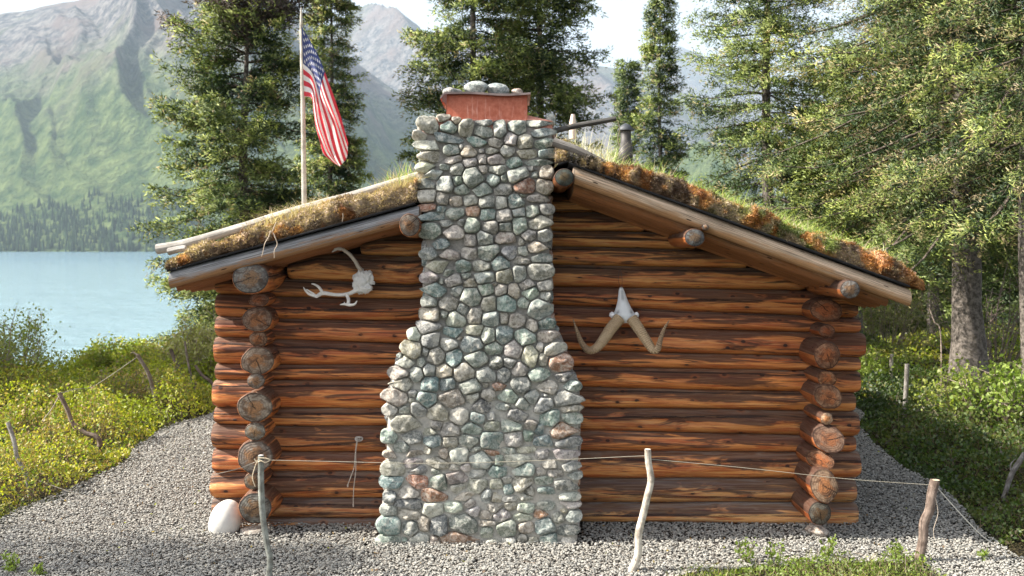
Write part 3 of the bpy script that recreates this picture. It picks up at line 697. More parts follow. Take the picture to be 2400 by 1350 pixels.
def roof_grass():
    mb = MB()
    def put(x, y, h0, h1, pal, lean=.5, wd=.0016):
        kk = ~((np.abs(x-.905+(2.0-y)*.1) < .09) & (h1 > .15)); x, y = x[kk], y[kk]; m = len(x); z = roof_axis(x)+.061+.10
        z = np.where(x < XR, z+.0, z-.02)
        base = np.stack([x, y, z], 1); col = pal[rng.choice(len(pal), m)]*rng.uniform(.75, 1.25, (m, 1))
        blades(mb, base, rng.uniform(h0, h1, m), rng.uniform(.1, 1.0, m)*lean*2, np.full(m, wd)*rng.uniform(.6, 1.5, m), col)
    G = np.array([(.26, .38, .07), (.36, .46, .12), (.20, .30, .06)]); T = np.array([(.54, .43, .30), (.60, .51, .40), (.40, .29, .20)])
    A = np.concatenate([G, T])
    def cl(n, x0, x1, y0, y1, k=3.0):
        x = rng.uniform(x0, x1, n*3); y = rng.uniform(y0, y1, n*3)
        ok = vn(np.stack([x*k, y*k, x*0], -1), 2.0, 44) > .42
        return x[ok][:n], y[ok][:n]
    put(*cl(5200, -1.85, -.5, YL-.05, .2), .03, .10, T, 1.2)
    put(*cl(1600, -1.7, .2, .2, 3.5), .04, .12, A)
    x, y = cl(1500, -.8, -.45, -.3, 1.5); put(x, y, .06, .2, A)
    x, y = cl(900, -1.40, -1.05, YL-.04, .2, 6); put(x, y, .06, .13, T, 1.2)
    x = rng.normal(-.42, .18, 1300); put(x, rng.uniform(1.5, 3.5, 1300), .15, .34, G, .6, .002)
    put(*cl(2600, .35, 2.15, YR, .3), .02, .07, A, .9)
    put(*cl(3800, .5, 2.1, .0, 3.8), .10, .26, np.concatenate([G, G, T]), .6)
    put(*cl(5200, .62, 2.15, -.42, .5), .04, .13, np.concatenate([G*1.2, G*1.2, T]), .9)
    x = rng.normal(.58, .13, 1300); put(x, rng.uniform(.0, 2.2, 1300), .10, .30, np.array([(.66, .60, .46), (.72, .68, .56), (.5, .42, .28)]), .6, .0018)
    x = rng.normal(1.15, .22, 1200); put(x, rng.uniform(.6, 3.0, 1200), .12, .26, np.concatenate([G, T]), .6, .002)
    mb.build('roof_grass', M_GRASS, cabin, smooth=False, kind='stuff')
roof_grass()
def roof_roots():
    for k, (px, py, pts) in enumerate([(635, 540, [(0, 0), (-5, 15), (-14, 30), (-18, 48), (-22, 62)]), (640, 545, [(0, 0), (6, 14), (10, 28), (3, 42), (3, 60)]), (803, 500, [(0, 0), (1, 8), (-1, 20)]), (648, 520, [(0, 0), (-9, 20), (-13, 26)])]):
        w3 = np.array([P(px+a, py+b, YL-.075-(.0 if b < 30 else .012)) for a, b in pts])
        mb = MB(); tube(mb, spline(w3, 14), np.linspace(.0035, .0016, 14), 5, c=(.50, .40, .30)); mb.build('dangling_root', M_BONE, cabin)
roof_roots()
# weathered poles holding the turf down
mb = MB(); pl = [P(368, 584, -.26), P(430, 572, -.26), P(560, 535, -.25), P(700, 492, -.25), P(850, 450, -.24), P(975, 412, -.24), P(1150, 357, -.22), P(1305, 306, -.20), P(1444, 278, -.20)]
cl_ = np.linspace(0, 1, 60)[:, None]; cc = lerp(np.array([1.1, 1.08, 1.05]), np.array([.22, .22, .22]), sst(.72, .9, cl_))
tube(mb, spline(pl, 60), np.linspace(.029, .015, 60), 12, c=cc, wob=.10, seed=3)
tube(mb, spline([P(395, 590, -.29), P(425, 583, -.30), P(436, 582, -.31)], 8), [.021, .02, .019, .018, .018, .017, .016, .014], 8, wob=.1)
mb.build('turf_pole', M_GREY, cabin)
mb = MB(); pl = [P(1296, 333, -.40), P(1350, 352, -.40), P(1420, 385, -.41), P(1480, 412, -.41), P(1560, 446, -.38)]
tube(mb, spline(pl, 40), np.linspace(.026, .018, 40), 10, c=(.62, .6, .58), wob=.12, seed=8); mb.build('turf_pole', M_GREY, cabin)
# stovepipe with its cap
pipe = MB(); x_, z_ = .905, 2.30; M_PIPE = mat_col('sooty_pipe', .55, .4, 12, .5, .2)
zs_ = [1.95, 2.32, 2.322, 2.46, 2.462, 2.49, 2.492, 2.59]; rs_ = [.036, .036, .055, .058, .052, .052, .042, .042]
tube(pipe, [(x_, 2.0, z) for z in zs_], rs_, 18, c=(.05, .045, .043)); po = pipe.build('stovepipe', M_PIPE, cabin)
mb = MB(); tube(mb, [(x_, 2.0, 2.595), (x_, 2.0, 2.605), (x_, 2.0, 2.64), (x_, 2.0, 2.655)], [.066, .068, .035, .006], 18, c=(.05, .055, .065)); mb.build('cap', M_PIPE, po)
# white pith stake and pegs on the roof
mb = MB(); tube(mb, [P(1343, 325, 1.2), P(1342, 290, 1.2), P(1343, 268, 1.2)], [.026, .026, .014], 8, c=(.62, .50, .42), wob=.15); mb.build('roof_stake', M_BONE, cabin)

# ---------------------------------------------------------------- chimney
YF = -.37
def CP(px, py): return P(px, py, YF)
chim = empty('chimney', (0, YF, 0)); chim.parent = cabin
LO = [(270, 977), (330, 974), (420, 980), (500, 986), (640, 986), (700, 986), (750, 982), (785, 968), (820, 945), (850, 925), (880, 914), (910, 903), (1000, 899), (1100, 896), (1200, 891), (1250, 886), (1300, 882)]
RO = [(270, 1302), (330, 1302), (400, 1291), (470, 1295), (550, 1294), (650, 1297), (720, 1297), (770, 1306), (800, 1318), (850, 1336), (880, 1350), (930, 1362), (1000, 1363), (1300, 1360)]
def build_core():
    rows = np.linspace(279, 1300, 110); nu = 46; V = []
    for y in rows:
        l = CP(np.interp(y, [a for a, b in LO], [b for a, b in LO])+7, y); r = CP(np.interp(y, [a for a, b in RO], [b for a, b in RO])-6, y)
        z = l[2]; f = lerp(-.314, -.350, sst(1.35, .70, z))
        u = np.linspace(0, 1, nu)
        yb = .10 if z < 1.75 else .22
        xs = lerp(l[0], r[0], u)
        row = np.stack([xs, np.full(nu, f), np.full(nu, z)], 1)
        row[:, 1] += np.where((u < .01) | (u > .99), .03, 0)
        V.append(np.concatenate([[[l[0], yb, z]], [[l[0], -.12, z]], row, [[r[0], -.12, z]], [[r[0], yb, z]]]))
    V = np.array(V); n = V.shape[1]; p = V.reshape(-1, 3)
    p[:, 1] += (fbm(p, 25, 3)-.5)*.022
    i = (np.arange(len(rows)-1)[:, None]*n+np.arange(n-1)[None]).reshape(-1)
    c = np.ones((len(p), 3)); c[:] = lerp(np.array([.75, .73, .72]), np.array([1.12, 1.1, 1.06]), sst(1.5, .8, p[:, 2:3]))  # shade of the upper joints and sun lower down put into mortar colour
    pink = np.array([1.5, .62, .48]); zt = CP(0, 300)[2]
    c = lerp(c, pink, (sst(zt-.03, zt+.02, p[:, 2:3])*sst(.35, .6, fbm(p, 9, 6)[:, None])))
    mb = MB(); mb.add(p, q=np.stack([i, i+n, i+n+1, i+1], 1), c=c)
    # top cap of mortar
    t0 = V[0]; cc = t0.mean(0); cc[1] = -.05
    zt = t0[0, 2]
    ring = np.concatenate([t0, ]); k = len(ring)
    inner = cc+(ring-cc)*.62; inner[:, 2] += .045; inner2 = cc+(ring-cc)*.2; inner2[:, 2] += .05
    vv = np.concatenate([ring, inner, inner2]); j = np.arange(k); j2 = (j+1) % k
    mb.add(vv, q=np.concatenate([np.stack([j, j2, j2+k, j+k], 1)[:, ::-1], np.stack([j+k, j2+k, j2+2*k, j+2*k], 1)[:, ::-1]]), c=(1.5, .72, .58))
    mb.build('mortar', M_MORTAR, chim)
build_core()
PALS = {'g': (.33, .33, .31), 'b': (.21, .28, .275), 'p': (.36, .325, .295), 't': (.42, .36, .29), 'o': (.44, .22, .13), 'd': (.15, .155, .155), 'w': (.56, .53, .47), 'n': (.29, .33, .29)}
BANDS = [
 (960, 260, 6.667, "10 8 44 33p;40 4 64 15t;47 15 74 33b;64 8 80 18t;76 13 100 38t;101 13 128 22n;98 23 129 40g;131 14 152 41n;152 15 184 34n;174 14 231 24n;180 26 233 40n;4 28 26 44w;25 34 86 48b;6 46 52 59w;89 40 122 55b;122 42 146 56p;148 33 168 52p;168 37 193 58t;195 42 229 58n;52 52 77 68n;77 51 83 60w;80 54 103 71t;108 57 117 65g;118 57 141 66p;141 54 165 70p;165 59 199 73t;201 57 230 72b;9 63 52 79t;54 70 81 81w;82 74 107 87p;106 68 120 83p;122 68 149 83p;152 72 177 89b;179 76 223 84n;8 79 42 94w;46 83 62 91g;62 82 85 100g;107 84 121 97t;124 84 150 99g;180 86 205 93g;204 85 225 107t;10 92 59 106g;81 88 118 117n;120 98 142 116b;142 100 153 111g;151 87 190 112n;190 94 201 104g;10 106 39 122g;41 102 69 126n;66 101 83 116n"),
 (960, 430, 6.667, "68 1 93 16n;96 0 131 19n;131 1 160 18g;162 -9 196 15o;198 -8 224 15t;12 8 39 30w;41 14 60 32t;62 20 83 35t;83 18 107 34p;107 19 133 38p;134 20 153 39w;153 17 179 38b;170 16 182 20n;182 17 221 29p;12 31 41 43o;41 35 56 44b;7 45 55 58b;55 39 86 56n;87 35 110 51o;110 39 133 58b;136 40 160 60p;160 38 182 52n;181 35 204 52n;203 32 226 48g;45 58 72 68g;73 56 86 65g;85 54 109 77n;112 58 138 81g;140 61 160 75n;161 53 184 79n;185 51 223 71p;14 62 49 86n;51 66 84 86w;85 80 104 100p;106 71 131 100n;132 76 167 93t;168 74 200 90p;170 84 180 97p;199 72 223 91g;14 87 83 102b;174 92 223 108t;143 98 170 118g;15 101 43 119g;45 104 78 118t;79 99 107 119p;104 93 139 120n;168 98 188 113g;189 110 222 124n"),
 (960, 600, 6.667, "15 8 69 25t;71 7 97 25b;97 8 127 24p;127 1 157 23b;157 1 190 14p;162 15 182 41g;186 12 225 38p;134 21 161 43t;97 25 134 43g;79 27 95 36n;48 22 71 32n;14 26 49 43p;52 29 83 48p;83 36 106 49t;43 36 53 44g;14 43 63 64b;63 48 83 63n;77 51 112 78n;107 44 131 62n;128 43 139 47t;133 45 153 62p;153 44 172 67t;171 38 196 53p;200 39 223 56p;175 50 203 68n;204 56 221 70g;17 63 42 83g;44 65 77 86p;112 64 136 87p;134 61 167 88b;168 66 188 82n;184 69 224 98n;73 75 92 92n;14 78 46 102t;47 86 60 98g;90 83 112 108t;113 88 142 110n;140 89 155 107t;155 92 180 112p;55 88 86 112w;182 101 201 119p;201 98 228 115b;2 102 51 121g;87 107 115 125t"),
 (900, 770, 5.0, "27 0 42 16w;43 6 66 24g;68 -1 94 11b;113 0 131 18n;130 -1 151 18b;152 1 180 20n;178 3 205 16p;83 10 94 14t;19 14 44 35t;63 12 88 26g;87 10 117 28b;117 17 139 31n;141 16 162 35p;162 19 180 47t;179 17 187 28w;188 17 214 31w;49 23 71 42p;44 23 53 33p;72 26 92 44b;92 28 124 45n;122 33 140 49d;139 35 156 47g;181 30 192 44p;194 31 221 51o;8 33 39 46w;37 35 48 45n;14 30 22 35g;5 46 29 60p;30 46 46 62g;46 42 60 56g;61 43 81 58t;81 41 107 62t;107 46 132 63g;132 45 148 64d;149 40 168 56p;168 47 196 62n;195 52 225 62d;0 59 42 72p;42 57 64 74b;65 58 84 73b;85 60 115 77g;115 64 124 69t;124 64 147 72o;148 58 173 75d;174 62 209 76p;210 62 230 74b;-1 72 30 90t;27 73 38 80g;28 82 35 87t;39 74 62 91b;63 72 97 91t;95 76 112 87w;113 72 131 84p;132 73 160 86n;162 74 184 88n;195 74 234 90g;184 76 193 80g"),
 (880, 930, 4.8, "104 4 134 18d;134 8 156 15g;157 3 176 14g;178 1 202 16g;203 10 232 18t;8 9 25 21w;26 11 40 19g;38 8 57 22g;59 10 81 27t;84 13 105 30w;106 18 124 30b;124 18 135 27g;135 15 183 27d;185 16 210 32b;206 18 231 30n;7 21 59 39p;60 27 76 37p;72 31 96 45p;95 30 121 43n;122 27 140 39p;141 28 167 40n;166 27 182 38p;180 32 190 43b;190 30 232 46o;53 36 71 44p;7 39 24 52n;27 40 52 52d;54 43 74 56b;76 45 92 57t;94 43 116 56n;118 39 143 58b;146 39 166 55p;166 38 178 50n;176 44 200 55b;202 46 230 58g;7 52 52 62n;54 57 62 64t;9 62 23 69t;30 61 52 67t;72 59 81 70t;85 59 104 75w;105 57 120 62g;120 60 138 66o;143 58 157 64g;159 57 180 63t;181 60 195 71p;199 60 229 72w;104 64 134 80g;134 67 144 78n;147 66 174 78w;33 70 54 80p;56 69 85 81t;6 74 30 91p;36 79 60 87g;83 77 95 84w;95 76 108 84w;180 71 208 80p;209 74 230 84g"),
 (880, 1100, 4.8, "62 0 72 6n;78 3 104 18p;104 2 124 10g;128 -4 146 8b;155 -5 178 9n;181 -1 191 7p;195 1 212 9p;216 4 232 12p;6 7 30 21b;36 8 58 21o;61 7 81 23n;104 11 125 26p;129 12 143 22t;143 9 154 16p;153 8 178 24t;178 9 200 17n;200 13 230 23d;85 16 100 26w;145 18 155 28b;168 20 178 30t;184 21 202 28b;26 20 50 32p;50 23 79 37o;86 27 115 35t;119 24 130 37g;131 28 141 38t;144 31 159 37w;162 28 178 35p;208 27 229 36w;9 26 22 38d;24 34 54 45d;6 42 23 52p;53 38 76 54w;77 38 96 48w;100 35 113 44p;126 38 142 48p;146 37 158 46t;160 39 179 49w;182 37 200 46n;206 37 230 44w;26 46 49 56t;102 43 118 53w;116 48 131 57t;133 47 151 59g;156 50 177 59w;178 47 193 55o;208 45 218 50t;214 48 231 59g;3 54 27 74b;30 60 48 73d;48 54 61 69t;61 54 81 73d;83 53 118 72d;113 57 134 64t;118 66 131 77g;138 58 158 75n;160 60 178 71t;180 57 202 73b;199 50 212 61p;205 64 228 74d;2 75 28 90n;29 78 35 84n;39 74 62 89w;60 76 71 89t;74 72 114 88o;124 80 140 90w;144 77 158 89w;160 74 170 86p;172 77 182 88t;187 73 203 88b;210 78 224 90w")]
def stone_shape(mb, cen, ax_u, ax_v, ax_n, out, h, col, seed):
    """one cobble: outline 'out' (k,2) around cen in the plane (ax_u, ax_v), bulging along ax_n"""
    k = len(out); r_ = np.random.default_rng(seed)
    fs = [(1.0, -.035/h), (1.0, .20), (.985, .48), (.94, .74), (.85, .90), (.66, .98), (.42, 1.0), (.18, 1.02)]
    pl = []
    for _ in range(4):
        a = r_.uniform(0, 6.28); pl.append((math.cos(a), math.sin(a), r_.uniform(.25, 1.0), r_.uniform(.75, 1.15)))
    R_ = np.linalg.norm(out, axis=1).mean(); tx, ty = r_.normal(0, .22, 2)
    V = []
    for f, hh in fs:
        o = out*f; u, v = o[:, 0], o[:, 1]
        H = np.full(k, hh*h)
        if hh > 0:
            for (a, b, s_, c0) in pl: H = np.minimum(H, h*(c0+.12-s_*1.25*np.clip((a*u+b*v)/R_, -.2, 2)*.6)) if hh > .4 else H
            H = H*(1+tx*u/R_*hh+ty*v/R_*hh)
            H = np.maximum(H, .002)
        p = cen+u[:, None]*ax_u+v[:, None]*ax_v+H[:, None]*ax_n
        if hh > 0: p = p+ax_n*((fbm(p, 42, seed % 50, 3)-.5)*.019*min(1, hh*1.5))[:, None]
        V.append(p)
    c0 = V[-1].mean(0); V = np.concatenate(V+[[c0]]); j = np.arange(k); j2 = (j+1) % k
    q = np.concatenate([np.stack([b*k+j, b*k+j2, (b+1)*k+j2, (b+1)*k+j], 1) for b in range(len(fs)-1)])
    t = np.stack([(len(fs)-1)*k+j, (len(fs)-1)*k+j2, np.full(k, len(fs)*k)], 1)
    mb.add(V, q=q, t=t, c=col)
def clip_outlines(cs, ab, gap, seed):
    """rounded boxes that give way to one another, so that joints stay even"""
    r_ = np.random.default_rng(seed); n = len(cs); K = 26; th = np.linspace(0, 2*math.pi, K+1)[:K]; outs = []
    for i in range(n):
        a, b = ab[i]*(1.14+.10*(cs[i][1] < .95)); e = r_.uniform(2.1, 3.3)
        c, s = np.cos(th), np.sin(th)
        r = ((np.abs(c)/a)**e+(np.abs(s)/b)**e)**(-1/e)
        rot = r_.normal(0, .07)
        u, v = r*c, r*s; u, v = u*math.cos(rot)-v*math.sin(rot), u*math.sin(rot)+v*math.cos(rot)
        o = np.stack([u, v], 1)
        o *= (1+.10*(vn(np.stack([c*1.3+3, s*1.3+3, c*0+i], -1), 1.4, 2)-.5)*2)[:, None]
        d = cs-cs[i]; D = np.linalg.norm(d, axis=1); near = np.where((D > 1e-6) & (D < .26))[0]
        for j in near:
            n_ = d[j]/D[j]
            ei = 1/math.sqrt((n_[0]/ab[i][0])**2+(n_[1]/ab[i][1])**2); ej = 1/math.sqrt((n_[0]/ab[j][0])**2+(n_[1]/ab[j][1])**2)
            lim = D[j]*ei/(ei+ej)-gap/2 if ei+ej > D[j]*.8 else 9
            pr = o@n_; ov = pr > lim
            if lim > .2*min(ab[i]): o = np.where(ov[:, None], o*(lim/np.maximum(pr, 1e-6))[:, None]*.6+(o-(pr-lim)[:, None]*n_)*.4, o)
        outs.append(o)
    return outs
def build_stones():
    cs = []; ab = []; cols = []
    for (x0, y0, sc, s) in BANDS:
        for e in s.split(';'):
            c = e[-1]; a, b, c2, d = [float(t)*10/sc for t in e[:-1].split()]
            p = CP(x0+(a+c2)/2, y0+(b+d)/2); k = (YF+CD)/F
            cs.append((p[0], p[2])); ab.append(((c2-a)/2*k, (d-b)/2*k)); cols.append(PALS[c])
    cs = np.array(cs); ab = np.array(ab); n = len(cs)
    outs = clip_outlines(cs, ab, .006, 4)
    mb = MB(); r_ = np.random.default_rng(8)
    for i in range(n):
        z = cs[i, 1]; f = lerp(-.312, -.348, float(sst(1.35, .75, z)))
        sz = min(ab[i]); h = min(.022+sz*.75, .058)*r_.uniform(.85, 1.15)*lerp(1.0, .72, float(sst(1.1, .5, z)))
        col = np.array(cols[i])*np.array([1.08, 1.13, 1.06])*r_.uniform(.80, 1.22)*(1+r_.normal(0, .04, 3))
        stone_shape(mb, np.array([cs[i, 0], f, z]), np.array([1., 0, 0]), np.array([0, 0, 1.]), np.array([0, -1., 0]), outs[i], h, col, 100+i)
    # the two sides of the stack, laid in courses
    pal = list(PALS.values())
    for side, E in ((-1, LO), (1, RO)):
        z = .04; cs = []; ab = []
        while z < 2.38:
            hh = r_.uniform(.028, .048); y = -.27 if r_.random() < .5 else -.30; yend = .0 if z+hh < 1.7 else .20
            while y < yend:
                a = r_.uniform(.035, .075); cs.append((y+a, z+hh)); ab.append((a, hh)); y += 2*a
            z += 2*hh
        cs = np.array(cs); ab = np.array(ab); outs = clip_outlines(cs, ab, .01, 5)
        for i in range(len(cs)):
            yy, zz = cs[i]; py = 585+(CH-zz)*F/(YF+CD)
            x = CP(np.interp(py, [a for a, b in E], [b for a, b in E])+(7 if side < 0 else -6), py)[0]
            o = outs[i]*np.array([-side, 1])  # keep the winding outward
            stone_shape(mb, np.array([x, yy, zz]), np.array([0, -side*1., 0]), np.array([0, 0, 1.]), np.array([side*1., 0, 0]), o, .018, np.array(pal[r_.integers(8)])*r_.uniform(.8, 1.2), 900+i)
    mb.build('cobblestones', M_STONE, chim)
build_stones()
# red painted flue box with its bent iron lid
k = NT('red_flashing'); n1 = k.noise(k.pos(), 30, 5, .65); n2 = k.noise(k.n('Mapping', {'Vector': k.pos(), 'Scale': (60, 60, 6)}), 1.0, 4, .6)
cc = k.mix(k.ss(n1, .35, .7), (.42, .105, .055), (.55, .18, .11)); cc = k.mix(k.math('MULTIPLY', k.ss(n2, .58, .7), .5), cc, (.70, .38, .30))
cc = k.mix(k.math('MULTIPLY', k.ss(n1, .36, .28), .6), cc, (.25, .07, .05)); k.bump(n1, .2, .004); M_RED = k.fin(cc, .5, .4)
a, b = P(1046, 279, -.30), P(1236, 223, -.30); mb = MB()
x0, x1, z0, z1 = a[0], b[0], a[2]-.05, b[2]
nx, nz = 30, 6; X, Z = np.meshgrid(np.linspace(x0, x1, nx), np.linspace(z0, z1, nz)); Y = -.30+.004*np.sin(X*9)
i = (np.arange(nz-1)[:, None]*nx+np.arange(nx-1)[None]).reshape(-1)
mb.add(np.stack([X, Y, Z], -1).reshape(-1, 3), q=np.stack([i, i+1, i+nx+1, i+nx], 1))
for xx, sg in ((x0, -1), (x1, 1)): mb.add([(xx, -.30, z0), (xx, .05, z0), (xx, .05, z1), (xx, -.30, z1)], q=[(0, 1, 2, 3)])
mb.add([(x0, .05, z0), (x1, .05, z0), (x1, .05, z1), (x0, .05, z1)], q=[(3, 2, 1, 0)])
fb = mb.build('flue_box', M_RED, chim, smooth=False)
mb = MB(); nx, ny = 40, 14; X, Y = np.meshgrid(np.linspace(x0-.032, x1+.018, nx), np.linspace(-.335, .09, ny))
Z = z1+.006+.006*np.sin((X-x0)*14)+.012*(sst(.15, -.12, X-x0))-.03*sst(-.005, -.035, X-x0)*1.0+.004*vn(np.stack([X, Y, X*0], -1).reshape(-1, 3), 9).reshape(X.shape)
V = np.stack([X, Y, Z], -1); Vb = V.copy(); Vb[..., 2] -= .012
i = (np.arange(ny-1)[:, None]*nx+np.arange(nx-1)[None]).reshape(-1); q = np.stack([i, i+1, i+nx+1, i+nx], 1)
mb.add(V.reshape(-1, 3), q=q, c=(.16, .15, .15)); mb.add(Vb.reshape(-1, 3), q=q[:, ::-1], c=(.22, .08, .06))
e = MB(); j = np.arange(nx-1); mb.add(np.concatenate([V[0], Vb[0]]), q=np.stack([j, j+nx, j+nx+1, j+1], 1), c=(.22, .17, .16))
j = np.arange(ny-1)
mb.add(np.concatenate([V[:, 0], Vb[:, 0]]), q=np.stack([j, j+1, j+ny+1, j+ny], 1), c=(.2, .1, .08)); mb.add(np.concatenate([V[:, -1], Vb[:, -1]]), q=np.stack([j, j+ny, j+ny+1, j+1], 1), c=(.2, .1, .08))
# the flange that hangs down at the corner
mb.add([P(1034, 222, -.335), P(1048, 220, -.335), P(1046, 246, -.325), P(1036, 236, -.33)], q=[(0, 3, 2, 1)], c=(.20, .085, .07))
mb.build('lid', M_PIPE, chim)
def rock(name, cen, s, col, seed, label, rot=0.0, group=None, cat='stone', amp=.45, sub=3, mat=None, freq=1.6, tilt=0):
    import bmesh
    bm = bmesh.new(); bmesh.ops.create_icosphere(bm, subdivisions=sub+1, radius=1)
    v = np.array([x.co[:] for x in bm.verts]); f = np.array([[x.index for x in p.verts] for p in bm.faces]); bm.free()
    n = v.copy(); r_ = np.random.default_rng(seed)
    if amp > .2:
        for _ in range(9):
            d = r_.normal(0, 1, 3); d /= np.linalg.norm(d); c = r_.uniform(.62, .88); pr = n@d
            n -= np.clip(pr-c, 0, None)[:, None]*d*.85
    n *= (1+amp*.5*(fbm(v, freq, seed, 4)-.5))[:, None]
    n = n*np.array(s); c_, s_ = math.cos(tilt), math.sin(tilt)
    n = np.stack([n[:, 0]*c_+n[:, 2]*s_, n[:, 1], -n[:, 0]*s_+n[:, 2]*c_], 1)
    c_, s_ = math.cos(rot), math.sin(rot); n = np.stack([n[:, 0]*c_-n[:, 1]*s_, n[:, 0]*s_+n[:, 1]*c_, n[:, 2]], 1)
    mb = MB(); cen = np.array(cen, float); mb.add(n, t=f, c=col)
    o = mb.build(name, mat or M_STONE, label=label, cat=cat, group=group); o.location = cen; return o
RG = 'rocks weighing down the flue lid'
zl = z1+.012
rock('rock', (P(1060, 0, -.2)[0], -.2, zl+.022), (.058, .05, .028), (.30, .30, .28), 3, 'flat grey rock at the left end of the flue lid', group=RG, cat='rock')
rock('rock', (P(1117, 0, -.2)[0], -.2, zl+.036), (.078, .07, .046), (.33, .38, .36), 5, 'pale green grey rock left of the middle on the flue lid, tallest of the rocks', group=RG, cat='rock')
rock('rock', (P(1165, 0, -.18)[0], -.18, zl+.034), (.070, .06, .042), (.30, .36, .36), 8, 'speckled grey green rock right of the middle on the flue lid', group=RG, cat='rock')
rock('rock', (P(1212, 0, -.2)[0], -.2, zl+.020), (.035, .035, .024), (.45, .30, .22), 9, 'small rounded brown rock at the right end of the flue lid', group=RG, cat='rock')
# ---------------------------------------------------------------- spruces
def unit(v): return v/(np.linalg.norm(v, axis=-1, keepdims=True)+1e-9)
def spruce(label, px, depth, top, rad, seed, low=.5, lean=0.0, trunk_r=.09, density=1.0, bare=0.0, yellow=.5, cone=.05, dead_top=0.0, prof=None, size=1.0, asym=0.0, group='spruces standing behind the cabin', dz=.115, elev=0.0, sub=1.0, minz=None, flare=0.0, nd=1.0):
    r_ = np.random.default_rng(seed); x0 = (px-1200)/F*depth; y0 = depth-CD; g = float(terrain_z(np.array([x0]), np.array([y0]))[0])
    H = top-g
    root = empty('spruce_tree', (x0, y0, g), label=label, cat='tree', group=group)
    tp = np.linspace(0, 1, 26); tr = trunk_r*(1-tp*.93)+flare*np.exp(-tp*H/.28)
    tx = x0+lean*tp*H+.03*np.sin(tp*9+seed); tpt = np.stack([tx, y0+.02*np.sin(tp*7), g-.1+tp*(H+.1)], 1)
    mb = MB(); tube(mb, tpt, tr, 14, wob=.16, seed=seed, c=(1, 1, 1)); mb.build('trunk', M_BARK, root)
    # whorls
    z = low; Z = []; 
    while z < H*.985: Z.append(z); z += dz*r_.uniform(.6, 1.4)*(1 if z < H*.8 else .6)
    B0 = []; DIR = []; LEN = []; EL = []
    pf = prof or (lambda t: (1-t)**.75)
    for z in Z:
        t = (z-low)/(H-low)
        for k in range(r_.integers(4, 7)):
            a = r_.uniform(0, 2*math.pi); L = rad*pf(t)*r_.uniform(.55, 1.12)+.06
            L *= 1+asym*math.cos(a)
            if r_.random() < bare: continue
            B0.append((z, )); DIR.append(a); LEN.append(L); EL.append(lerp(-.32, .55, t**1.3)+elev+r_.normal(0, .10))
    n = len(B0); zz = np.array(B0)[:, 0]; DIR = np.array(DIR); LEN = np.array(LEN); EL = np.array(EL)
    base = np.stack([np.interp(zz, tp*H, tx), np.full(n, y0), g+zz], 1)
    rad_d = np.stack([np.cos(DIR), np.sin(DIR), 0*DIR], 1); sid = np.stack([-np.sin(DIR), np.cos(DIR), 0*DIR], 1)
    curve = r_.uniform(-.25, .25, n); drp = r_.uniform(.18, .42, n)
    def bp(i, t):
        """point on branch i at t"""
        L = LEN[i]; d = rad_d[i]
        return base[i]+d*(L*t)[:, None]+sid[i]*(L*curve[i]*t*t)[:, None]+np.array([0, 0, 1.])*(L*(EL[i]*t-drp[i]*t*t+.26*t**4))[:, None]
    bm_ = MB(); ts = np.linspace(0, 1, 7)
    idx = np.arange(n); pts = np.stack([bp(idx, np.full(n, t)) for t in ts], 1)           # n,7,3
    br = (.006+.010*LEN)[:, None]*(1-ts*.85)[None]
    an = np.array([0, 2.09, 4.19]); ring = np.stack([np.cos(an), np.sin(an)], 1)
    vv = pts[:, :, None]+br[:, :, None, None]*(ring[None, None, :, 0:1]*sid[:, None, None]+ring[None, None, :, 1:2]*np.array([0, 0, 1.]))
    qi = []
    for a_ in range(6):
        for b_ in range(3): qi.append((a_*3+b_, a_*3+(b_+1) % 3, (a_+1)*3+(b_+1) % 3, (a_+1)*3+b_))
    qi = np.array(qi)
    bm_.add(vv.reshape(-1, 3), q=(qi[None]+np.arange(n)[:, None, None]*21).reshape(-1, 4), c=(.8, .75, .7), a=vv.reshape(-1, 3)*1.0)
    bm_.build('branches', M_BARK, root)
    # side twigs and their sprigs of needles
    nt = np.maximum((LEN*50*density*sub).astype(int), 5)
    bi = np.repeat(idx, nt); m = len(bi)
    t = 1-r_.random(m)**1.25*.88
    sd_ = np.where(r_.random(m) < .5, -1, 1)
    tl = (.16+.34*LEN[bi]*(1.08-t)**.8)*r_.uniform(.5, 1.15, m)*size
    b0 = bp(bi, t)
    td = unit(sid[bi]*sd_[:, None]*r_.uniform(.35, 1.0, (m, 1))+rad_d[bi]*r_.uniform(.25, 1.0, (m, 1))+np.array([0, 0, 1])*r_.normal(-.10, .22, (m, 1)))
    ns = np.maximum((tl/(.022*size*nd**1.3)).astype(int), 4)
    ti = np.repeat(np.arange(m), ns); M = len(ti)
    u = r_.random(M)
    c0 = b0[ti]+td[ti]*(tl[ti]*u)[:, None]+np.array([0, 0, -1.])*(tl[ti]*u*u*.28)[:, None]+r_.normal(0, .020*size, (M, 3))
    d = unit(td[ti]*.9+r_.normal(0, .55, (M, 3))+np.array([0, 0, .12]))
    ln = r_.uniform(.045, .085, M)*size*nd; wd = r_.uniform(.0048, .0088, M)*size*nd*(depth/13)**.5
    s1 = unit(np.cross(d, r_.normal(0, 1, (M, 3)))); s2 = np.cross(d, s1)
    def kite(s): return np.stack([c0, c0+d*(ln*.45)[:, None]+s*wd[:, None], c0+d*ln[:, None], c0+d*(ln*.45)[:, None]-s*wd[:, None]], 1)
    V = np.concatenate([kite(s1), kite(s2)], 1)
    q = np.array([(0, 1, 2, 3), (4, 5, 6, 7)])
    tip = (t[ti]*.55+u*.6)
    cl = fbm(c0, 1.6, seed, 2)
    deep = np.array([.045, .085, .034]); mid = np.array([.165, .235, .062]); yel = np.array([.46, .51, .115]); brn = np.array([.46, .31, .20])
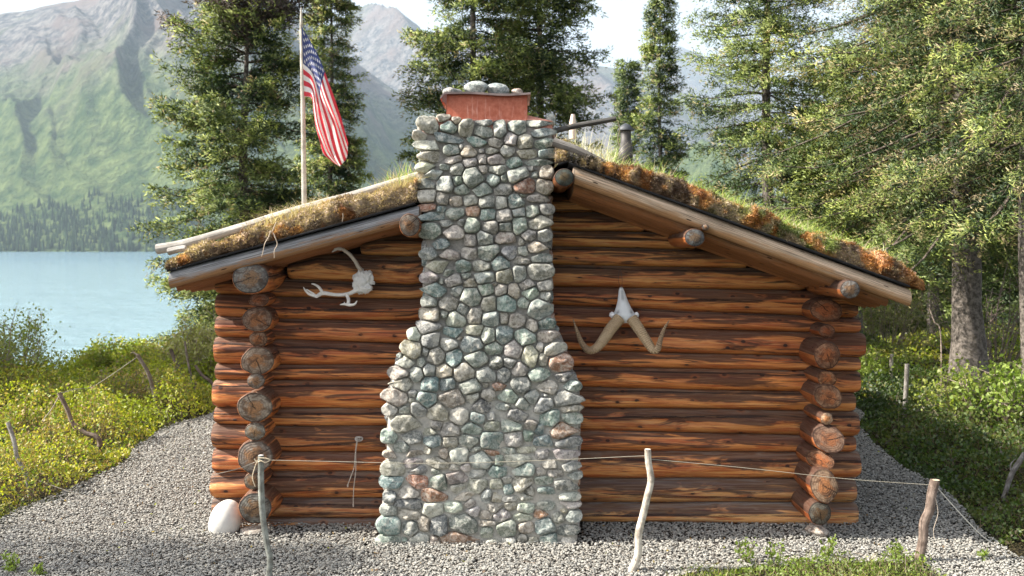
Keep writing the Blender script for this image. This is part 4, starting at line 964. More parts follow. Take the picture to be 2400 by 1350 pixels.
    tw = r_.normal(0, .25, m)[ti]; k1 = np.clip(.42+(cl-.5)*2.4+tw*1.2+r_.normal(0, .07, M), 0, 1)[:, None]; k2 = (np.clip((tip-.55)*1.6+tw*.8+r_.normal(0, .08, M)+(cl-.5), 0, 1)*yellow)[:, None]
    c = lerp(lerp(deep, mid, k1), yel, k2)
    pc = r_.random(m) < cone*2.2
    isb = (pc[ti] & (u > .6)) | (r_.random(M) < cone*.15); c = np.where(isb[:, None], lerp(c, brn, .55)*r_.uniform(.8, 1.1, (M, 1)), c)
    if dead_top > 0:
        ht = (c0[:, 2]-g)/H; dd = (ht > 1-dead_top+.05*(cl-.5)*4) & (r_.random(M) < .85)
        c = np.where(dd[:, None], np.array([.15, .115, .10])*r_.uniform(.5, 1.4, (M, 1)), c)
    c *= r_.uniform(.92, 1.08, (M, 1))
    # needles shade as sprays: their normals lean out of the spray they belong to
    ctr = b0[ti]+td[ti]*(tl[ti]*.45)[:, None]
    nn = unit(rad_d[bi][ti]*.35+np.array([0, 0, .55])+(c0-ctr)*5.0+r_.normal(0, .18, (M, 3)))
    q1 = np.cross(V[:, 1]-V[:, 0], V[:, 2]-V[:, 0]); q2 = np.cross(V[:, 5]-V[:, 4], V[:, 6]-V[:, 4])
    fl = (q1*nn).sum(1) < 0; V[fl, :4] = V[fl, :4][:, ::-1]; fl = (q2*nn).sum(1) < 0; V[fl, 4:] = V[fl, 4:][:, ::-1]
    mb = MB(); mb.add(V.reshape(-1, 3), q=(q[None]+np.arange(M)[:, None, None]*8).reshape(-1, 4), c=np.repeat(c, 8, axis=0))
    o = mb.build('crown', M_NEEDLE, root, smooth=True)
    o.data.normals_split_custom_set_from_vertices(np.repeat(nn, 8, axis=0).astype(np.float32))
    return M
tot = 0
tot += spruce('full bushy spruce with a dead brown top, just left of the flagpole', 575, 15.0, 6.2, 1.36, 101, low=.25, dead_top=.18, trunk_r=.11, yellow=.75, prof=lambda t: np.where(t < .50, 1.0-.1*t, .95-max(t-.50, 0)**1.1*.95), cone=.05, density=.85)
tot += spruce('narrow spruce right behind the flag', 775, 20.5, 8.2, .88, 102, low=1.0, trunk_r=.10, yellow=.95, cone=.14, prof=lambda t: .30+.70*(1-t)**.8, density=.9, elev=-.1)
tot += spruce('broad spruce rising behind the left half of the chimney', 1105, 15.5, 8.4, 1.25, 103, low=.8, trunk_r=.10, yellow=.7, cone=.07, prof=lambda t: .35+.65*(1-t)**.7, density=.78)
tot += spruce('broad loose spruce rising behind the right half of the chimney', 1262, 16.5, 9.4, 1.30, 104, low=.8, trunk_r=.10, yellow=.6, cone=.05, prof=lambda t: .35+.65*(1-t)**.7, density=.70)
tot += spruce('slim spruce with a pointed tip seen above the stovepipe', 1548, 21.0, 7.35, .88, 105, low=.6, trunk_r=.09, yellow=.6, cone=.05, prof=lambda t: .10+.90*(1-t)**.9, density=.9, elev=-.12)
tot += spruce('short thin spruce directly left of the slim pointed one', 1468, 22.0, 5.9, .42, 106, low=.6, trunk_r=.05, yellow=.3, cone=.03, prof=lambda t: .25+.75*(1-t)**.8, density=1.0)
tot += spruce('tall open spruce between the slim pointed one and the big old one', 1800, 13.0, 7.6, 1.42, 107, low=.5, trunk_r=.10, yellow=.55, cone=.05, prof=lambda t: .22+.90*(1-t)**1.0, density=.66, nd=.8, dz=.13)
tot += spruce('big old spruce with the thick grey trunk, right of the cabin eave', 2262, 10.8, 9.6, 2.05, 108, low=2.15, trunk_r=.175, flare=.24, yellow=.75, cone=.16, prof=lambda t: .55+.45*(1-t), density=.46, asym=-.10, dz=.11, nd=.68)
tot += spruce('spruce crowding the right picture edge, its pale trunk cut by the frame', 2410, 9.4, 8.4, 1.35, 109, low=2.3, trunk_r=.07, yellow=.8, cone=.14, prof=lambda t: .6+.4*(1-t), density=.45, nd=.68)
tot += spruce('dark spruce filling the gap behind the big old one, its boughs reaching left', 2010, 15.5, 4.75, 1.6, 110, low=1.75, trunk_r=.12, yellow=.6, cone=.08, prof=lambda t: .45+.55*(1-t), density=.62)
tot += spruce('shaded spruce standing farther back, behind the thick grey trunk', 2190, 19.0, 7.5, 2.2, 111, low=1.9, trunk_r=.12, yellow=.25, cone=.04, prof=lambda t: .45+.55*(1-t), density=.45)
tot += spruce('shaded spruce farther back at the far right', 2420, 17.0, 7.5, 2.0, 112, low=1.8, trunk_r=.12, yellow=.25, cone=.04, prof=lambda t: .45+.55*(1-t), density=.45)
for i, (x_, dp, tp_) in enumerate([(-9.3, 10.1, 7.6), (-8.8, 11.1, 8.2), (-9.6, 12.0, 7.8)]):
    tot += spruce(['nearest', 'middle', 'farthest'][i]+' of the three close spruces standing outside the left picture edge', 1200+x_/dp*F, dp, tp_, 1.25, 130+i, low=.3, trunk_r=.11, density=.55, size=1.35, prof=lambda t: (1-t)**.45, group='spruces left of the frame')
tot += spruce('spruce outside the left picture edge whose shadow dapples the front gravel', 1200-6.9/4.75*F, 4.75, 5.2, 1.3, 114, low=.6, trunk_r=.10, density=.5, group='spruces left of the frame')
for i, (px, dp, tp_, rd) in enumerate([(2040, 24, 5.5, 2.2), (2130, 28, 6.5, 2.4), (2330, 25, 6.0, 2.3), (2440, 22, 5.5, 2.2), (1930, 30, 5.8, 2.0)]):
    lb = ['leftmost of the dark spruces far behind the thick grey trunk', 'dark spruce in the middle distance just left of the thick grey trunk', 'dark spruce in the middle distance just right of the thick grey trunk', 'dark spruce in the middle distance at the right picture edge', 'distant spruce half hidden behind the right roof slope'][i]
    tot += spruce(lb, px, float(dp), tp_, rd, 120+i, low=.3, trunk_r=.12, yellow=.2, cone=.03, density=.30, size=1.5, prof=lambda t: .25+.75*(1-t), group='dark spruces in the middle distance')
print('sprigs', tot)

# ---------------------------------------------------------------- low growth
def leaves(mb, c0, size, col, up=.35, seed=1, npl=1):
    r_ = np.random.default_rng(seed); n = len(c0)
    d = unit(r_.normal(0, 1, (n, 3))+np.array([0, -.15, up])); s = unit(np.cross(d, r_.normal(0, 1, (n, 3))))
    sz = np.broadcast_to(size, (n,))[:, None]*r_.uniform(.6, 1.35, (n, 1))
    v = np.stack([c0-d*sz*.1, c0+d*sz*.45+s*sz*.34, c0+d*sz, c0+d*sz*.45-s*sz*.34], 1)
    mb.add(v.reshape(-1, 3), q=np.arange(n*4).reshape(-1, 4), c=np.repeat(col, 4, axis=0))
def cover(name, label, n, xr, yr, keep, hfun, pal, lsize, seed, yp=1.0, mat=None, stem=(.16, .11, .07), hn=1.0):
    r_ = np.random.default_rng(seed)
    x = r_.uniform(*xr, n*3); y = yr[0]+(yr[1]-yr[0])*r_.random(n*3)**yp
    k = keep(x, y); x, y = x[k][:n], y[k][:n]; n = len(x)
    H = hfun(x, y); p2 = np.stack([x, y, x*0], -1)
    H = H*(.25+1.5*sst(.3, .75, fbm(p2, 2.6, seed, 3)))*hn
    f = 1-r_.random(n)**1.6*.85
    z = terrain_z(x, y)+H*f
    c0 = np.stack([x, y, z], 1)
    pal = np.array(pal); cn = fbm(p2, 1.3, seed+4, 3); w = np.clip((cn-.3)*2.2+r_.normal(0, .18, n), 0, .999)
    c = pal[(w*len(pal)).astype(int)]*r_.uniform(.7, 1.3, (n, 1))
    dist = y+CD
    mb = MB(); leaves(mb, c0, lsize*np.clip(dist/7, .8, 3.2)**.8, c, seed=seed)
    m = n//14; i = r_.integers(0, n, m)
    top = c0[i]; bot = top.copy(); bot[:, 2] = terrain_z(top[:, 0], top[:, 1])-.02; bot[:, :2] += r_.normal(0, .05, (m, 2))
    s = unit(np.cross(top-bot, r_.normal(0, 1, (m, 3))))*.0025
    mb.add(np.stack([bot-s, bot+s, top+s*.5, top-s*.5], 1).reshape(-1, 3), q=np.arange(m*4).reshape(-1, 4), c=np.array(stem)*r_.uniform(.6, 1.6, (m, 1)).repeat(4, axis=0))
    return mb.build(name, mat or M_LEAF, smooth=False, label=label, cat='ground cover', kind='stuff')
YG = [(.25, .30, .025), (.34, .37, .035), (.44, .44, .05), (.38, .34, .05), (.17, .24, .03), (.34, .25, .10)]
DG_SHADE = [(.035, .065, .012), (.055, .10, .016), (.09, .135, .022), (.12, .14, .028), (.07, .055, .028)]  # dark leaf greens, lowered further to carry the shade right of the cabin
outg = lambda x, y: gravel_in(x, y) < -.05
cover('dwarf_shrubs', 'yellow green dwarf shrubs beside the gravel left of the cabin', 160000, (-8.5, -2.9), (-.6, 7.5), lambda x, y: outg(x, y) & (x < -2.4), lambda x, y: .06+.22*sst(0, .45, -gravel_in(x, y)), YG, .022, 11, 1.3)
cover('dwarf_shrubs', 'low green shrubs reaching from the path to the lake shore', 90000, (-22, .5), (5.0, 24), lambda x, y: outg(x, y) & ((y > 7) | (x < -2.4)) & (x > -.9*(y+9)), lambda x, y: .06+.05*sst(5, 9, y), [YG[0], YG[4], (.16, .20, .04), YG[1], YG[0]], .026, 12, 1.3)
cover('forest_undergrowth', 'dark green undergrowth with shade in its colour, right of the cabin under the spruces', 110000, (2.4, 9.5), (-.4, 5.5), lambda x, y: outg(x, y) & (x > 2.5), lambda x, y: .05+.19*sst(0, .6, -gravel_in(x, y)), DG_SHADE, .026, 13, 1.25)
cover('forest_undergrowth', 'yellow green undergrowth behind the cabin and the big spruce', 110000, (-1, 32), (5, 30), lambda x, y: outg(x, y) & (x < .85*(y+CD)), lambda x, y: .07+.06*sst(6, 12, y), [YG[0], YG[4], YG[1], (.22, .20, .06), YG[3]], .028, 14, 1.2)
cover('front_greenery', 'blurred sunlit plants along the bottom edge of the gravel', 11000, (.2, 2.3), (-1.9, -.4), lambda x, y: gravel_in(x, y)+.35*(vn(np.stack([x, y, x*0], -1), 9, 3)-.45) < .05, lambda x, y: .02+.05*sst(0, .2, -gravel_in(x, y)), [YG[4], (.12, .17, .03), YG[0], (.20, .16, .07)], .018, 15, 1.0)
# thin grass on the front edge
x = rng.uniform(.35, 2.3, 5200); y = rng.uniform(-1.6, -.55, 5200); k_ = gravel_in(x, y)+.3*(vn(np.stack([x, y, x*0], -1), 7, 5)-.4) < .05; x, y = x[k_], y[k_]
mb = MB(); pal = np.array([(.20, .26, .06), (.30, .32, .10), (.42, .38, .22), (.30, .20, .12)])
blades(mb, np.stack([x, y, terrain_z(x, y)], 1), rng.uniform(.02, .085, len(x)), rng.uniform(.3, 1, len(x)), np.full(len(x), .0012), pal[rng.choice(4, len(x))])
mb.build('front_grass', M_GRASS, smooth=False, label='thin grass blades growing along the front edge of the gravel', cat='grass', kind='stuff')
def sprout(px, py, depth, h, n, seed, label, group='sprouts in the gravel'):
    r_ = np.random.default_rng(seed); Y = depth-CD; b = np.array([(px-1200)/F*depth, Y, 0.0]); b[2] = float(terrain_z(b[:1], b[1:2])[0])
    mb = MB()
    for k in range(n):
        a = r_.uniform(0, 6.28); l = h*r_.uniform(.6, 1.1); e = b+np.array([math.cos(a)*l*.35, math.sin(a)*l*.35, l])
        st = spline([b, (b+e)/2+r_.normal(0, .008, 3), e], 8); tube(mb, st, np.linspace(.0025, .001, 8), 4, c=(.18, .13, .07), caps=False)
        p = st[r_.integers(2, 8, 16)]+r_.normal(0, .010, (16, 3)); leaves(mb, p, .022, np.array([(.20, .27, .05)])*r_.uniform(.7, 1.4, (16, 1)), seed=seed+k)
    o = mb.build('sprout', M_LEAF, smooth=False, label=label, cat='plant', group=group)
for i, (px, d, h, n, s, lb) in enumerate([
    (30, 5.05, .10, 6, 1, 'small green sprout in the bottom left corner'), (90, 5.0, .06, 4, 2, 'tiny green sprout just right of the bottom left corner'),
    (1748, 5.18, .13, 6, 3, 'leafy sprout left of the middle in the front greenery below the right wall'), (1812, 5.15, .14, 5, 4, 'reddish stemmed sprout below the right wall, taller than its neighbours'),
    (1940, 5.3, .12, 5, 5, 'leafy sprout below the right corner stack'), (2100, 5.25, .10, 6, 6, 'leafy sprout just left of the bark covered rope stake'), (2305, 5.3, .04, 5, 7, 'tiny sprout on the bright gravel right of the bark covered stake')]):
    sprout(px, 0, d, h, n, s, lb)
def bush(label, px, depth, w, h, seed, nstem, nleaf, pal, lsize, group=None, airy=1.0, twc=(.30, .24, .19)):
    r_ = np.random.default_rng(seed); b = np.array([(px-1200)/F*depth, depth-CD, 0.]); b[2] = float(terrain_z(b[:1], b[1:2])[0])
    root = empty('bush', b, label=label, cat='bush', group=group)
    mb = MB(); T = []
    for k in range(nstem):
        a = r_.uniform(0, 6.28); rr = w*math.sqrt(r_.random()); top = b+np.array([math.cos(a)*rr, math.sin(a)*rr, h*r_.uniform(.55, 1.05)*(1-.35*(rr/w)**2)])
        s0 = b+np.array([math.cos(a)*rr*.35, math.sin(a)*rr*.35, -.03]); st = spline([s0, (s0*.45+top*.55)+r_.normal(0, .05*h, 3), top], 12)
        tube(mb, st, np.linspace(.010, .003, 12), 4, c=twc, caps=False); T.append(st)
        for q in range(4):
            p0 = st[r_.integers(4, 11)]; p1 = p0+np.array([r_.normal(0, .14), r_.normal(0, .14), r_.uniform(.05, .2)])*h; s2 = spline([p0, (p0+p1)/2+r_.normal(0, .02, 3), p1], 6)
            tube(mb, s2, np.linspace(.005, .002, 6), 3, c=twc, caps=False); T.append(s2)
    mb.build('stems', M_BONE, root)
    T = np.concatenate([t[len(t)//3:] for t in T]); p = T[r_.integers(0, len(T), nleaf)]+r_.normal(0, .045*airy, (nleaf, 3))
    pal = np.array(pal); c = pal[r_.choice(len(pal), nleaf)]*r_.uniform(.75, 1.3, (nleaf, 1))
    mb = MB(); leaves(mb, p, lsize, c, seed=seed+1); mb.build('foliage', M_LEAF, root, smooth=False)
LG = [(.30, .32, .08), (.24, .30, .06), (.36, .36, .12)]
bush('airy pale willow bush at the left edge in front of the lake', 20, 12.0, .75, 1.05, 21, 26, 3000, LG, .035, airy=1.3)
bush('tall thin willow at the left picture edge beside the airy bush', -70, 11.0, .5, 1.1, 22, 14, 1500, LG, .035)
bush('rounded yellow green bush standing before the water, left of centre', 275, 13.5, .75, .62, 23, 60, 16000, [(.28, .32, .05), (.22, .28, .04), (.36, .34, .08)], .042)
bush('paler brownish green bush between the rounded bush and the cabin', 400, 13.5, .6, .62, 24, 60, 11000, [(.28, .28, .08), (.33, .28, .12), (.24, .28, .06)], .04)
bush('pale feathery bush under the left eave', 480, 12.5, .55, .95, 25, 34, 5000, [(.36, .36, .14), (.30, .30, .09), (.40, .36, .18)], .036)
bush('twiggy brown bush low among the shrubs in the path bend', 240, 10.5, .8, .35, 26, 40, 900, [(.26, .22, .10)], .03, twc=(.22, .15, .13))
bush('leafy sapling in front of the thick grey trunk', 2235, 9.6, .35, .6, 27, 16, 900, [(.34, .38, .08), (.28, .34, .06)], .04)
bush('leafy bush right of the thick grey trunk', 2350, 9.3, .5, .75, 28, 22, 1600, [(.26, .34, .06), (.18, .26, .04)], .042)
bush('dull twiggy bush behind the right end of the roof', 2080, 17.0, 1.0, 1.3, 29, 50, 4200, [(.24, .26, .10), (.30, .28, .14)], .045)
bush('twiggy half bare bush under the big spruce boughs', 2320, 13.5, .9, 1.5, 30, 34, 900, [(.16, .20, .06)], .04, twc=(.20, .15, .13))
bush('bright leafy bush beside the right rear corner of the cabin', 2040, 12.2, .35, .42, 31, 26, 2200, [(.30, .38, .07), (.24, .32, .05)], .035)

# litter blown over the gravel
r_ = np.random.default_rng(77); n = 700; x = r_.uniform(-3, 3, n); y = r_.uniform(-1.1, 3.5, n); k_ = (gravel_in(x, y) > 0) & ~((np.abs(x-.15) < 1.65) & (y > -.05)) & ~((x > -.8) & (x < .45) & (y > -.42)); x, y = x[k_], y[k_]
mb = MB(); c0 = np.stack([x, y, terrain_z(x, y)+.026], 1)
leaves(mb, c0, .016, np.array([(.26, .15, .07), (.40, .28, .14), (.16, .10, .06), (.34, .36, .10)])[r_.choice(4, len(x))], up=0, seed=5)
for k in range(70):
    i = r_.integers(len(x)); a = r_.uniform(0, 6.28); l = r_.uniform(.02, .07); p0 = c0[i]; p1 = p0+np.array([math.cos(a)*l, math.sin(a)*l, .004]); tube(mb, [p0, (p0+p1)/2+r_.normal(0, .004, 3), p1], .0016, 4, c=(.22, .16, .11), caps=False)
mb.build('leaf_litter', M_LEAF, smooth=False, label='dry leaves and twigs scattered over the gravel', cat='litter', kind='stuff')
# ---------------------------------------------------------------- loose things round the cabin
rock('boulder', P(528, 1221, -.12), (.092, .085, .128), (.60, .58, .54), 15, 'smooth white egg shaped boulder leaning on the left corner logs', cat='boulder', amp=.10, sub=3, mat=mat_col('white_boulder', .7, .25, 25, .06, .25), tilt=R(18))
rock('rock', P(592, 1243, -.12)+np.array([0, 0, .0]), (.085, .08, .028), (.40, .34, .28), 16, 'flat tan foundation rock under the left corner logs', cat='rock', group='foundation rocks')
rock('rock', P(1915, 1243, -.18), (.075, .09, .035), (.36, .27, .21), 17, 'flat brown foundation rock under the right corner logs', cat='rock', group='foundation rocks')
rock('rock', P(482, 845, 7.5), (.17, .15, .11), (.46, .43, .40), 18, 'pale grey rock beside the path behind the left wall', cat='rock')
def stake(name, label, pts, r0, r1, Y, col=(1, 1, 1), Y1=None, group='stakes of the rope fence', wob=.12, mat=None, endc=None, sprigs=()):
    w3 = [P(a, b, Y if Y1 is None else lerp(Y1, Y, i/(len(pts)-1))) for i, (a, b) in enumerate(pts)]
    e = w3[-1].copy(); e[2] = min(e[2]-.08, float(terrain_z(e[:1], e[1:2])[0])-.05); w3.append(e)
    n = 6*len(w3); mb = MB(); tube(mb, spline(w3, n), np.linspace(r1, r0, n), 10, c=col, wob=wob, seed=len(label)*.7)
    if endc is not None:
        c = w3[0]; mb.add([c+np.array([r1*.93*math.cos(t), r1*.93*math.sin(t), .003]) for t in np.linspace(0, 6.28, 13)[:12]]+[c+np.array([0, 0, .006])], t=[(i, (i+1) % 12, 12) for i in range(12)], c=endc)
    root = empty(name, w3[-1], label=label, cat='stake', group=group)
    mb.build('pole', mat or M_STAKE, root)
    for j, s in enumerate(sprigs):
        q = [P(a, b, Y) for a, b in s]; mb = MB(); tube(mb, spline(q, 12), np.linspace(r1*.5, r1*.2, 12), 6, c=col, wob=.1); mb.build('side_twig', mat or M_STAKE, root)
    return root
stake('fence_stake', 'straight grey green stake in front of the left corner logs', [(612, 1068), (612, 1130), (615, 1200), (625, 1270), (633, 1310), (630, 1352)], .017, .0145, -.96, col=(.72, .80, .78), endc=(1.5, 1.5, 1.6))
stake('fence_stake', 'pale crooked stake in front of the right wall', [(1518, 1054), (1520, 1085), (1526, 1125), (1517, 1165), (1508, 1205), (1497, 1250), (1495, 1300), (1478, 1345)], .021, .0165, -.86, col=(1.7, 1.62, 1.5), endc=(2.6, 2.5, 2.3), wob=.08)
stake('fence_stake', 'bark covered brown stake at the right end of the rope', [(2192, 1126), (2183, 1160), (2178, 1195), (2165, 1225), (2163, 1265), (2152, 1322)], .024, .024, -.70, col=(.62, .50, .45), endc=(1.9, 1.6, 1.3), wob=.3)
stake('fence_stake', 'crooked grey stake nearest the left picture edge', [(18, 990), (32, 1030), (42, 1075), (62, 1115), (70, 1165)], .018, .013, .75, col=(.95, .95, .98), wob=.25)
stake('fence_stake', 'bent brown stake leaning left over the yellow green shrubs', [(138, 920), (158, 960), (172, 995), (200, 1015), (232, 1032)], .022, .016, 1.9, col=(.70, .58, .52), wob=.2)
stake('fence_stake', 'long thin stake with a forked grey head standing between the path and the dark shrubs', [(322, 832), (345, 870), (358, 910), (370, 955), (390, 1000)], .022, .018, 3.8, col=(.70, .62, .56), wob=.2, sprigs=[[(322, 832), (312, 826), (306, 830)]])
stake('fence_stake', 'short dark leaning stake farther along the path', [(400, 818), (412, 850), (428, 885)], .024, .022, 5.6, col=(.55, .45, .40))
stake('fence_stake', 'thin upright stake with splayed foot close to the left wall', [(433, 800), (440, 845), (450, 890), (458, 915)], .018, .012, 5.0, col=(.75, .68, .62), sprigs=[[(450, 890), (436, 905), (424, 908)], [(452, 895), (468, 908), (476, 922)]])
stake('fence_stake', 'dark sloping stick right beside the left wall', [(457, 856), (475, 880), (500, 905)], .018, .014, 4.4, col=(.5, .42, .38))
stake('fence_stake', 'pale upright stake behind the right rear corner', [(2090, 830), (2088, 880), (2090, 950)], .026, .022, 6.2, col=(1.25, 1.2, 1.15))
stake('fence_stake', 'darker upright stake right of the pale one', [(2126, 853), (2124, 900), (2121, 960), (2118, 1020)], .026, .022, 3.9, col=(.75, .74, .74))
stake('dead_branch', 'forked dead branch leaning at the right picture edge', [(2402, 1062), (2372, 1110), (2355, 1160), (2335, 1215)], .014, .016, .6, col=(.75, .74, .76), group=None, wob=.3, sprigs=[[(2372, 1110), (2368, 1090), (2380, 1075)]])
stake('dead_branch', 'bleached dead branch standing right of the thick trunk', [(2352, 860), (2362, 900), (2368, 950)], .012, .008, 4.0, col=(1.4, 1.1, .95), group=None, wob=.2, sprigs=[[(2356, 878), (2340, 870), (2325, 865)]])
stake('dead_branch', 'thin bare grey branch hanging by the right eave tip', [(2178, 722), (2190, 755), (2205, 790)], .006, .006, 3.6, col=(1.2, 1.0, .9), group=None)
def rope(label, pts, r, Y0, Y1, col=(.36, .33, .26), n=40, name='rope', group=None, cat='rope'):
    w3 = [P(a, b, lerp(Y0, Y1, i/(len(pts)-1))) for i, (a, b) in enumerate(pts)]
    mb = MB(); tube(mb, spline(w3, n), r, 6, c=col); return mb.build(name, M_ROPE, label=label, cat=cat, group=group)
RP = 'ropes strung between the stakes'
rope('rope crossing the chimney between the grey green stake and the pale crooked stake', [(616, 1078), (800, 1082), (1000, 1086), (1250, 1080), (1514, 1068)], .0014, -.96, -.86, group=RP)
rope('rope running right from the pale crooked stake to the bark covered stake', [(1522, 1076), (1750, 1097), (1980, 1122), (2186, 1137)], .0015, -.86, -.70, group=RP)
rope('white rope running down right from the bark covered stake', [(2194, 1140), (2240, 1192), (2290, 1245), (2322, 1272)], .0026, -.70, -.45, col=(.75, .73, .66), group=RP)
rope('slack rope running left from the grey green stake past the white boulder', [(610, 1078), (560, 1098), (500, 1112), (350, 1140), (230, 1168), (70, 1120)], .0018, -.96, .75, col=(.22, .20, .17), group=RP)
rope('rope tying the bent brown stake down to the shrubs', [(140, 926), (120, 960), (98, 988)], .0035, 1.9, 1.6, group=RP)
rope('rope running back from the bent brown stake towards the forked one', [(140, 922), (180, 912), (225, 902), (320, 838)], .0035, 1.9, 3.8, group=RP)
rope('pale knot of rope wound round the top of the grey green stake', [(596, 1075), (603, 1083), (612, 1080), (622, 1084), (633, 1078), (622, 1074), (606, 1073)], .0028, -.975, -.985, col=(.55, .46, .33), n=30)
rope('loose rope end hanging beside the grey green stake', [(604, 1078), (596, 1100), (592, 1120), (598, 1140)], .0024, -.965, -.965, col=(.55, .46, .33))
rope('loose string hanging beside the bark covered stake', [(2187, 1155), (2194, 1175), (2198, 1205), (2188, 1240), (2190, 1262)], .0016, -.72, -.72, col=(.5, .42, .34))
rope('thin string hanging from the dark tip of the turf pole', [(1448, 284), (1452, 305), (1448, 325), (1453, 345)], .0035, -.19, -.19, col=(.45, .40, .25))
# bundle of cord hanging on a nail on the left wall
root = empty('cord_bundle', P(845, 1028, -.03), label='knotted grey cord hanging from a nail on the left wall', cat='cord')
mb = MB(); r_ = np.random.default_rng(5)
for k in range(4):
    c = P(842+r_.uniform(-3, 3), 1027+r_.uniform(-2, 2), -.045); t = np.linspace(0, 6.28, 14); a = r_.uniform(.010, .022); b = r_.uniform(.008, .014)
    tube(mb, np.stack([c[0]+a*np.cos(t), c[1]+.008*np.sin(2*t+k), c[2]+b*np.sin(t)], 1), .0035, 6, c=(.42, .39, .36))
mb.build('knot', M_ROPE, root)
for pts in ([(838, 1032), (834, 1060), (834, 1100), (829, 1145), (828, 1182)], [(836, 1034), (832, 1070), (830, 1095), (822, 1118), (815, 1136)]):
    mb = MB(); tube(mb, spline([P(a, b, -.05) for a, b in pts], 24), .0028, 6, c=(.42, .37, .32)); e = P(*pts[-1], -.05); tube(mb, [e, e-np.array([0, 0, .014])], [.005, .004], 6, c=(.42, .37, .32)); mb.build('strand', M_ROPE, root)
# caribou skull plate with its antlers
def antler_piece(mb, pts, r, Y0, Y1, n=26, col=(.74, .71, .66), flat=1.0):
    w3 = [P(a, b, lerp(Y0, Y1, i/(len(pts)-1))) for i, (a, b) in enumerate(pts)]
    rr = np.interp(np.linspace(0, 1, n), np.linspace(0, 1, len(r)), r)*.0024
    tube(mb, spline(w3, n), rr, 9, c=col, wob=.10, seed=len(pts), flat=flat)
car = empty('caribou_antlers', P(852, 655, -.03), label='bleached caribou skull plate with two antlers nailed to the left wall', cat='antlers')
mb = MB()
antler_piece(mb, [(848, 670), (832, 682), (812, 690), (785, 691), (758, 687), (745, 693), (738, 696)], [4, 5.5, 5, 4.5, 5.5, 5, 3], -.05, -.13)
antler_piece(mb, [(757, 688), (748, 674), (738, 667), (730, 665)], [4, 3.5, 2.5, 1.2], -.11, -.13)
antler_piece(mb, [(744, 696), (726, 690), (716, 681), (711, 673)], [3.5, 3.5, 2.5, 1], -.13, -.14); antler_piece(mb, [(742, 694), (728, 684), (718, 678)], [3, 2.2, 1], -.13, -.14)
antler_piece(mb, [(812, 690), (817, 702), (816, 712)], [4, 4, 4.5], -.10, -.15); antler_piece(mb, [(797, 714), (808, 713), (820, 715), (831, 713), (837, 705)], [1, 3.2, 4, 2.8, 1], -.15, -.16); antler_piece(mb, [(808, 714), (807, 708)], [2, 1], -.15, -.16)
mb.build('antler', M_BONE, car)
mb = MB()
antler_piece(mb, [(847, 634), (840, 626), (832, 612), (820, 597), (806, 586), (796, 580)], [5.5, 5, 4.5, 4.5, 4.2, 4], -.05, -.15, col=(.50, .44, .37)); antler_piece(mb, [(800, 583), (786, 580), (777, 576)], [4.5, 5.5, 1.5], -.15, -.16, col=(.56, .54, .52)); antler_piece(mb, [(790, 582), (782, 588), (778, 591)], [4, 2.5, 1], -.15, -.16, col=(.56, .54, .52))
mb.build('antler', M_BONE, car)
def blob(px, py, Y, s, seed, amp=.5, col=(.72, .71, .69)):
    import bmesh
    bm = bmesh.new(); bmesh.ops.create_icosphere(bm, subdivisions=4, radius=1); v = np.array([x.co[:] for x in bm.verts]); f = np.array([[x.index for x in p.verts] for p in bm.faces]); bm.free()
    v = v*(1+amp*(fbm(v, 2.6, seed, 4)-.5))[:, None]; return v*np.array(s)+P(px, py, Y), f
mb = MB()
for px, py, Y, s, sd_, am in ((849, 662, -.05, (.052, .035, .066), 3, 1.3), (862, 652, -.055, (.030, .028, .040), 5, 1.2), (858, 676, -.06, (.036, .03, .026), 6, 1.2), (846, 637, -.045, (.018, .018, .024), 7, .6), (871, 662, -.05, (.022, .016, .014), 9, 1.2), (868, 643, -.05, (.012, .014, .018), 10, 1.0)):
    v, f = blob(px, py, Y, s, sd_, am); mb.add(v, t=f, c=(.72, .71, .68))
mb.build('skull_plate', M_BONE, car)
# Dall sheep skull hung nose up
sh = empty('sheep_skull', P(1462, 720, -.03), label='white sheep skull with long ribbed tan horns hung nose up on the right wall', cat='skull')
mb = MB(); n = 22; sta = [(673, 3, .010), (680, 6, .016), (692, 8.5, .02), (704, 11, .024), (716, 15, .03), (726, 19, .036), (735, 24, .042), (742, 26, .042), (750, 18, .034), (757, 7, .016)]
ys = np.linspace(0, 1, n); yy = np.interp(ys, np.linspace(0, 1, len(sta)), [s[0] for s in sta]); hw = np.interp(ys, np.linspace(0, 1, len(sta)), [s[1] for s in sta]); th = np.interp(ys, np.linspace(0, 1, len(sta)), [s[2] for s in sta])
cx = np.interp(yy, [673, 700, 757], [1456, 1459, 1466]); an = np.linspace(0, 2*math.pi, 19)[:18]; V = []
for i in range(n):
    c = P(cx[i], yy[i], -.035); w_ = hw[i]*(5.88/F)
    V.append(np.stack([c[0]+w_*np.cos(an)*(1+.08*np.cos(4*an)), c[1]-th[i]*np.sin(an), np.full(18, c[2])], 1))
V = np.array(V); V += ((fbm(V.reshape(-1, 3), 40, 3)-.5)*.009).reshape(n, 18, 1); i = (np.arange(n-1)[:, None]*18+np.arange(18)[None]); i2 = np.arange(n-1)[:, None]*18+(np.arange(18)[None]+1) % 18
vc = np.full((n*18+2, 3), (.74, .76, .78)); yv = np.repeat(yy, 18); av = np.tile(an, n); lat = np.cos(av); fr_ = np.sin(av) > .2
sock = np.exp(-(((np.abs(lat)-.72)/.16)**2+((yv-731)/4.5)**2)); slit = np.exp(-(lat/.35)**2)*sst(708, 698, yv)*sst(676, 682, yv)
vc[:n*18] *= (1-.75*np.clip(sock+slit*.8, 0, 1)*fr_)[:, None]  # shade of the eye sockets and nose slit put into vertex colours
